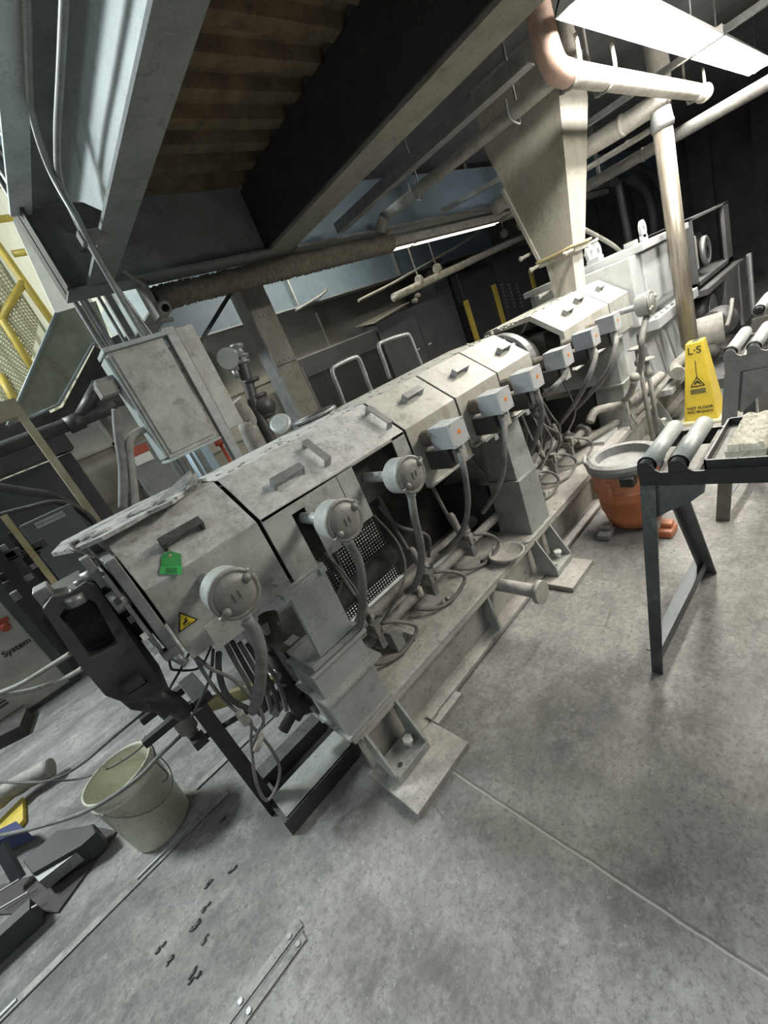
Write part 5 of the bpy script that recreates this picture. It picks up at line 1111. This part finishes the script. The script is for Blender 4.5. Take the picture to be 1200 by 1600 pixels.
# rails and strips on the floor
rl = thing('floor_track', 'long narrow steel track strip bolted to the floor before the bucket', 'track', (-0.5, 1.92, 0))
MB().box(-1.2, -0.10, 1.905, 1.940, 0.0, 0.006).build('base_strip', mat('floor_strip_steel', (.17, .17, .165), .6, .2, (.08, .08, .08), 9, .9, dust=.5, bump=.3), rl)
MB().box(-0.52, -0.28, 1.925, 1.932, 0.006, 0.014).build('bright_edge', alum, rl)
MB().box(-1.2, -0.95, 1.92, 1.93, 0.006, 0.012).build('bright_edge', alum, rl)
rl2 = thing('floor_track', 'short steel track strip with screws on the floor at bottom centre', 'track', (-0.25, 1.17, 0))
MB().box(-0.55, -0.135, 1.125, 1.150, 0.0, 0.006).box(-0.55, -0.125, 1.165, 1.195, 0.0, 0.006).build('side_strip', MATS['floor_strip_steel'], rl2)
MB().box(-0.55, -0.13, 1.150, 1.165, 0.0, 0.003).build('slot', dark, rl2)
for (x, y_) in ((-0.16, 1.138), (-0.17, 1.18), (-0.34, 1.138), (-0.35, 1.18)): MB().cyl((x, y_, 0.006), (x, y_, 0.010), 0.008, n=10).build('screw', midst, rl2)
rl3 = thing('floor_track', 'thin steel track strip on the floor behind the bucket', 'track', (0.2, 2.1, 0))
MB().box(-0.20, 0.75, 2.10, 2.135, 0.0, 0.008).build('base_strip', MATS['floor_strip_steel'], rl3)
random.seed(8)
for i, (px, py) in enumerate(((360, 1362), (326, 1380), (345, 1284), (303, 1448), (318, 1470), (247, 1483), (265, 1500), (303, 1530), (300, 1520), (322, 1418))):
    c0 = at('z', 0.003, px, py); b = MB()
    for k in range(5): b.ball(c0 + Vector((random.uniform(-.012, .02), random.uniform(-.006, .006), 0)), random.uniform(.003, .008), 6, (1.6, .8, .5))
    tag(b.build('debris', black), 'small black scrap fallen on the floor between the floor tracks', 'debris', 'black scraps on the floor')
cable('long grey hose sweeping low across the lower left towards the bucket', [at('z', 0.40, -20, 1310), at('z', 0.42, 60, 1292), at('z', 0.45, 140, 1265), at('z', 0.48, 210, 1220), at('z', .50, 250, 1180), at('y', 1.75, 282, 1150)], 0.008, rubber)
cable('black cable pair crossing the lower left above the hose', [at('z', 0.3, -20, 1221), at('z', 0.3, 50, 1223), at('z', 0.33, 90, 1215), at('z', 0.4, 130, 1192), at('y', 1.8, 185, 1145), at('y', 1.75, 240, 1100)], 0.006)
cable('thin black cable drooping to the bucket from lower left', [at('z', 0.3, 30, 1221), at('z', 0.3, 110, 1219), at('z', 0.33, 160, 1205), at('z', 0.4, 205, 1180), at('y', 1.75, 252, 1138)], 0.004)
cable('thin wire hanging from the fork over the bucket', [at('y', 1.75, 226, 1150), at('y', 1.8, 240, 1170), at('y', 1.85, 244, 1190), at('y', 2.0, 262, 1214), at('y', 2.0, 230, 1240), at('y', 2.0, 185, 1290)], 0.0025)
for i, pts in enumerate((((-20, 1090), (30, 1070), (80, 1040), (112, 1020)), ((-20, 1092), (50, 1078), (100, 1060), (131, 1043)))):
    hose(['upper', 'lower'][i] + ' of two pale hoses sagging from the beige cabinet to the black head', [(p[0], p[1], 2.4 - .2 * k) for k, p in enumerate(pts)], 0.010, pipem, 'hose')

# ------------------------------------------------------------------ left background
ps = thing('post_and_arm', 'faded cream steel post with a short arm left of the electrical box', 'post', (0.2, 3.6, 0))
MB().box(0.178, 0.225, 3.60, 3.66, 0.0, 2.02).build('post', postcream, ps)
MB().box(-0.6, 0.225, 3.60, 3.66, 2.02, 2.13).build('arm', postcream, ps)
bc = thing('black_switch_cabinet', 'large black cabinet behind the cream post', 'cabinet', (-0.5, 4.3, 0))
MB().box(-1.0, 0.25, 5.0, 5.6, 0.0, 1.78).box(0.25, 0.46, 5.3, 5.6, 0.0, 1.8).build('body', cabblack, bc, bevel=0.01)
MB().box(-0.30, -0.29, 4.995, 5.0, 0.1, 1.70).build('door_gap', cabgrey, bc)
tag(MB().box(-1.6, 0.50, 5.2, 5.6, 1.82, 2.25).build('dark_bulkhead', dark), 'dark bulkhead box above the large black cabinet', 'box')
bc2 = thing('grey_switch_box', 'dark grey-green box with a white label strip left of the first hood', 'cabinet', (0, 3.4, 0))
q0, q1 = at('y', 3.5, 28, 822), at('y', 3.5, 102, 790)
MB().box(q0.x, q1.x + 0.03, 3.5, 3.7, 0.75, q1.z).build('body', olive if False else mat('grey_green_paint', (.13, .145, .135), .5, 0, (.10, .11, .10), 4, .6, bump=.05), bc2, bevel=.005)
MB().box(q1.x - 0.20, q1.x - 0.03, 3.494, 3.5, q1.z - 0.06, q1.z - 0.02).build('label_strip', mat('pale_label', (.45, .47, .45), .5, bump=0), bc2)
text('wording', 'HIGH VOLTAGE', 0.022, (q1.x - 0.115, 3.493, q1.z - 0.04), (1, 0, 0), (0, 0, 1), MATS['grey_green_paint'], bc2)
sc_ = thing('beige_control_cabinet', 'beige cabinet with red button and dark edge at the left photo edge', 'cabinet', (-1.2, 4.5, 0))
MB().box(-2.0, -0.62, 4.50, 4.95, 0.04, 1.30).build('body', cabbeige, sc_, bevel=.006)
MB().box(-0.62, -0.55, 4.49, 4.95, 0.03, 1.32).box(-2.0, -0.55, 4.50, 4.95, 0, .04).build('edge_trim', cabgrey, sc_)
bt = at('y', 4.49, 8, 980)
MB().box(bt.x - .09, bt.x + .05, 4.488, 4.50, bt.z + .03, bt.z + .07).build('red_label', red, sc_)
MB().lathe((bt.x, 4.50, bt.z), (0, -1, 0), [(0.035, 0), (0.035, 0.02), (0.03, 0.03), (0.001, 0.035)], 18).build('red_button', red, sc_)
tx = at('y', 4.49, 26, 1012)
text('nameplate', 'System', 0.068, (tx.x, 4.492, tx.z), (1, 0, 0.0), (0, 0, 1), ink, sc_, bold=True)
vt = MB()
for k in range(8): vt.box(-1.15, -1.0, 4.49, 4.50, 0.18 + k * 0.03, 0.195 + k * 0.03)
vt.build('vent_slots', dark, sc_)
# machine parts between: dark framework with yellow edge
fw = thing('framework_rig', 'dark rig with yellow edge bars and fittings at the left photo edge', 'machine', (-0.3, 2.9, 0.8))
MB().beam(at('y', 3.0, 5, 805), at('y', 3.0, 85, 910), 0.03, 0.03).build('edge_bar', yellow2, fw)
MB().beam(at('y', 3.0, -10, 860), at('y', 3.0, 70, 960), 0.06, 0.05).build('dark_bar', black, fw)
random.seed(31)
for k in range(12):
    c0 = at('y', 3.02, random.uniform(0, 60), random.uniform(850, 930)); s = random.uniform(.02, .045)
    MB().box(c0.x - s, c0.x + s, 3.0, 3.05, c0.z - s * .6, c0.z + s * .6).build('fitting', midst if k % 3 == 0 else dark, fw, bevel=.003)
MB().beam(at('y', 3.05, 20, 830), at('y', 3.05, 110, 960), 0.05, 0.05).beam(at('y', 3.05, 0, 905), at('y', 3.05, 60, 860), 0.04, 0.04).build('body', black, fw)
# dark hoses in front of black cabinet
cable('thick black hose sagging across the black cabinet, upper', [at('y', 3.8, -10, 760), at('y', 3.8, 40, 768), at('y', 3.8, 80, 775), at('y', 3.8, 120, 795), at('y', 3.8, 140, 812)], 0.03)
cable('thick black hose sagging across the black cabinet, lower', [at('y', 3.6, -10, 808), at('y', 3.6, 40, 795), at('y', 3.6, 90, 785), at('y', 3.6, 130, 800), at('y', 3.6, 150, 820)], 0.02)
# horizontal dark pipe behind the post
hpz = thing('dark_pipe_run', 'dark pipe with a collar running behind the cream post', 'pipe', (0.5, 4, 1.75))
MB().tube([at('y', 4.0, -20, 710), at('y', 4.0, 60, 680), at('y', 4.0, 110, 662), at('y', 4.0, 180, 635)], 0.05, 12, 4).build('pipe', dark, hpz)
MB().tube([at('y', 4.0, 105, 666), at('y', 4.0, 128, 656)], 0.066, 12, 2).build('collar', dark, hpz)
MB().tube([at('y', 4.0, 128, 650), at('y', 4.0, 155, 600)], 0.05, 10, 2).build('branch', dark, hpz)
# wall panel label (on concrete)
wl = thing('wall_switch_box', 'grey wall box with red and white warning label behind the conduits', 'box', (0.9, 5, 1))
w0 = at('y', 5.2, 205, 700); w1 = at('y', 5.2, 262, 760)
MB().box(w0.x - .1, w0.x + 0.55, 5.2, 5.35, w1.z - .12, w0.z + .02).build('body', beamgrey, wl, bevel=.005)
l0 = at('y', 5.19, 218, 705)
MB().box(l0.x - .12, l0.x + .1, 5.193, 5.2, l0.z - .03, l0.z + .06).build('red_label', red, wl)
MB().box(l0.x - .10, l0.x + .09, 5.193, 5.2, l0.z - .13, l0.z - .035).build('white_label', white, wl)
bp = thing('blue_duct', 'light blue duct behind the foot of the electrical box', 'duct', (1, 3.4, 0))
b0 = at('y', 3.4, 305, 700); MB().cyl((b0.x, 3.4, 0.0), (b0.x, 3.4, b0.z + .05), 0.09, n=24).build('duct', tealm, bp)
rv = at('y', 3.0, 345, 695)
tag(MB().cyl((rv.x, 3.0, rv.z), (rv.x, 3.0, rv.z + .04), .035, n=12).cyl((rv.x, 3.0, 0), (rv.x, 3.0, rv.z), .012, n=8).build('red_valve_knob', red), 'small red valve knob below the electrical box', 'valve')

# chute-like olive sheet & stair rail in the hall
ol = thing('sheet_deflector', 'big olive-cream bent sheet deflector left of the electrical box', 'sheet', (0, 4.2, 2))
op = [at('y', 4.4, *p) for p in ((12, 665), (88, 489), (150, 470), (185, 560), (145, 537), (92, 632), (48, 652))]
MB().poly(op, (0, 1, 0), 0.03).build('sheet', olive, ol)
rp = [at('y', 4.37, *p) for p in ((48, 652), (92, 632), (145, 537), (160, 533))]
MB().tube(rp, 0.012, 6, 1).tube([at('y', 4.37, 12, 665), at('y', 4.37, 88, 489)], 0.012, 6, 1).build('rolled_edge', webpale, ol)
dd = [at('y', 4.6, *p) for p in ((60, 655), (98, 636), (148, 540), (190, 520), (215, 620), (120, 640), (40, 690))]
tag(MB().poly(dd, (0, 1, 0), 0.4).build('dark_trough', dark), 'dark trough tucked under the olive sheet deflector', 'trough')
hall_y = 7.0
gr = thing('guard_rail', 'yellow tube guard rail with mesh infill in the hall at upper left', 'railing', (-0.5, 7, 2))
GP = lambda px, py: at('y', hall_y, px, py)
for (a_, b_) in (((-30, 345), (90, 515)), ((-30, 445), (60, 590)), ((37, 440), (0, 500)), ((0, 585), (30, 640))):
    MB().tube([GP(*a_), GP(*b_)], 0.045, 10, 1).build('rail_tube', yellow, gr)
for (a_, b_) in (((20, 397), (75, 388)), ((-20, 345), (20, 340)), ((-30, 290), (10, 288))):
    MB().tube([GP(*a_), GP(*b_)], 0.04, 10, 1).build('cross_tube', yellow, gr)
mm = MB(); Q = [GP(-60, 330), GP(60, 500), GP(30, 650), GP(-90, 640)]
for k in range(30):
    t_ = k / 29; mm.beam(Q[0].lerp(Q[1], t_), Q[3].lerp(Q[2], t_), 0.014, 0.01, (0, 1, 0)); mm.beam(Q[0].lerp(Q[3], t_) + Vector((0, .02, 0)), Q[1].lerp(Q[2], t_) + Vector((0, .02, 0)), 0.014, 0.01, (0, 1, 0))
mm.build('mesh_infill', mat('pale_yellow_mesh', (.55, .52, .33), .5, 0, (.45, .42, .25), bump=0), gr)
tag(MB().poly([at('y', 6.6, *p) for p in ((75, 400), (130, 455), (160, 500), (100, 520), (20, 345), (30, 330))], (0, 1, 0), 0.05).build('white_panel', white), 'pale dusty panel beyond the guard rail in the hall', 'panel')
st_ = thing('stair_stringer', 'pale yellow stair stringers and louvred riser at the top left corner', 'stairs', (-1, 6, 4))
for (a_, b_, w_) in (((-40, 70), (60, 260), .10), ((-40, 110), (50, 290), .06), ((-60, 20), (40, 190), .12)):
    MB().beam(at('y', 5.6, *a_), at('y', 5.6, *b_), w_, w_ * .6, (0, 1, 0)).build('stringer', yellow2, st_)
tag(MB().beam(at('y', 6.4, -30, 130), at('y', 6.4, 75, 330), 0.5, 0.1, (0, 1, 0)).build('crane_rail', tealm), 'teal crane rail seen past the roof beam at the left edge', 'rail')
tag(MB().tube([at('y', 4.4, -20, 235), at('y', 4.4, 60, 345), at('y', 4.4, 125, 460)], 0.045, 10, 3).build('hall_pipe', galv), 'thick grey pipe slanting past the end of the nearest roof beam', 'pipe')
tag(MB().tube([at('y', 4.7, -20, 212), at('y', 4.7, 60, 315), at('y', 4.7, 100, 400)], 0.035, 10, 3).build('hall_pipe', pipem), 'thinner pipe beside the thick one slanting at the left edge', 'pipe')

# ------------------------------------------------------------------ pallet truck / cart at lower left
ct = thing('low_cart', 'dark low cart with a grey beam on the floor at the left edge', 'cart', (-0.8, 2.3, 0))
MB().poly([at('z', 0.12, *p) for p in ((35, 1345), (88, 1298), (145, 1288), (150, 1300), (128, 1320), (50, 1365))], (0, 0, -1), 0.10).build('side_plate', cabblack, ct, bevel=.004)
MB().poly([at('z', 0.10, *p) for p in ((52, 1368), (120, 1306), (128, 1325), (60, 1378))], (0, 0, -1), 0.06).build('grey_beam', galv, ct, bevel=.003)
MB().box(-1.6, -0.86, 2.16, 2.22, 0.0, 0.10).build('front_beam', cabgrey, ct)
for k in range(3):
    MB().beam(at('z', 0.09, -20, 1405 + k * 26), at('z', 0.09, 30 + k * 14, 1374 + k * 20), 0.006, 0.006).build('rod', galv, ct)
MB().beam(at('z', 0.2, 0, 1320), at('z', 0.05, 30, 1375), 0.04, 0.04).build('upright', cabgrey, ct)
tag(MB().lathe(at('z', 0.08, 143, 1305), (1, 0.2, 0), [(0.035, -0.02), (0.04, -0.01), (0.04, 0.02), (0.03, 0.03)], 16).build('coiled_strap', blackcable), 'dark coiled strap at the tip of the low cart', 'strap')
wd = MB(); wd.tube([at('z', 0.12, -30, 1270), at('z', 0.10, 30, 1225), at('z', 0.08, 80, 1200)], 0.055, 10, 4, jit=.1)
tag(wd.build('wrapped_roll', pipem), 'crumpled wrapped roll lying on the floor at the left edge', 'roll')
tag(MB().poly([at('z', 0.03, *p) for p in ((-30, 1310), (35, 1245), (36, 1280), (20, 1300), (-30, 1330))], (0, 0, -1), 0.03).build('yellow_board', signy), 'pale yellow board on the floor under the cable at the left edge', 'board')
tag(MB().poly([at('z', 0.12, *p) for p in ((-30, 1310), (25, 1283), (38, 1295), (0, 1312), (-30, 1330))], (0, 0, -1), 0.08).build('blue_block', blueplastic), 'dark blue plastic block beside the yellow board', 'block')
tag(MB().poly([at('z', 0.01, *p) for p in ((-60, 1430), (90, 1425), (182, 1298), (140, 1290), (60, 1365), (-60, 1400))], (0, 0, -1), 0.012).build('floor_mat', mat('brown_mat', (.10, .085, .08), .8, 0, (.06, .05, .05), 9, .7, bump=.2)), 'dark brown mat under the low cart', 'mat')
tag(MB().poly([at('z', 0.10, *p) for p in ((-30, 1112), (20, 1090), (42, 1105), (30, 1135), (-30, 1165))], (0, 0, -1), 0.1).build('scrap_pile', cavity), 'dark scrap heap in front of the beige cabinet', 'pile')
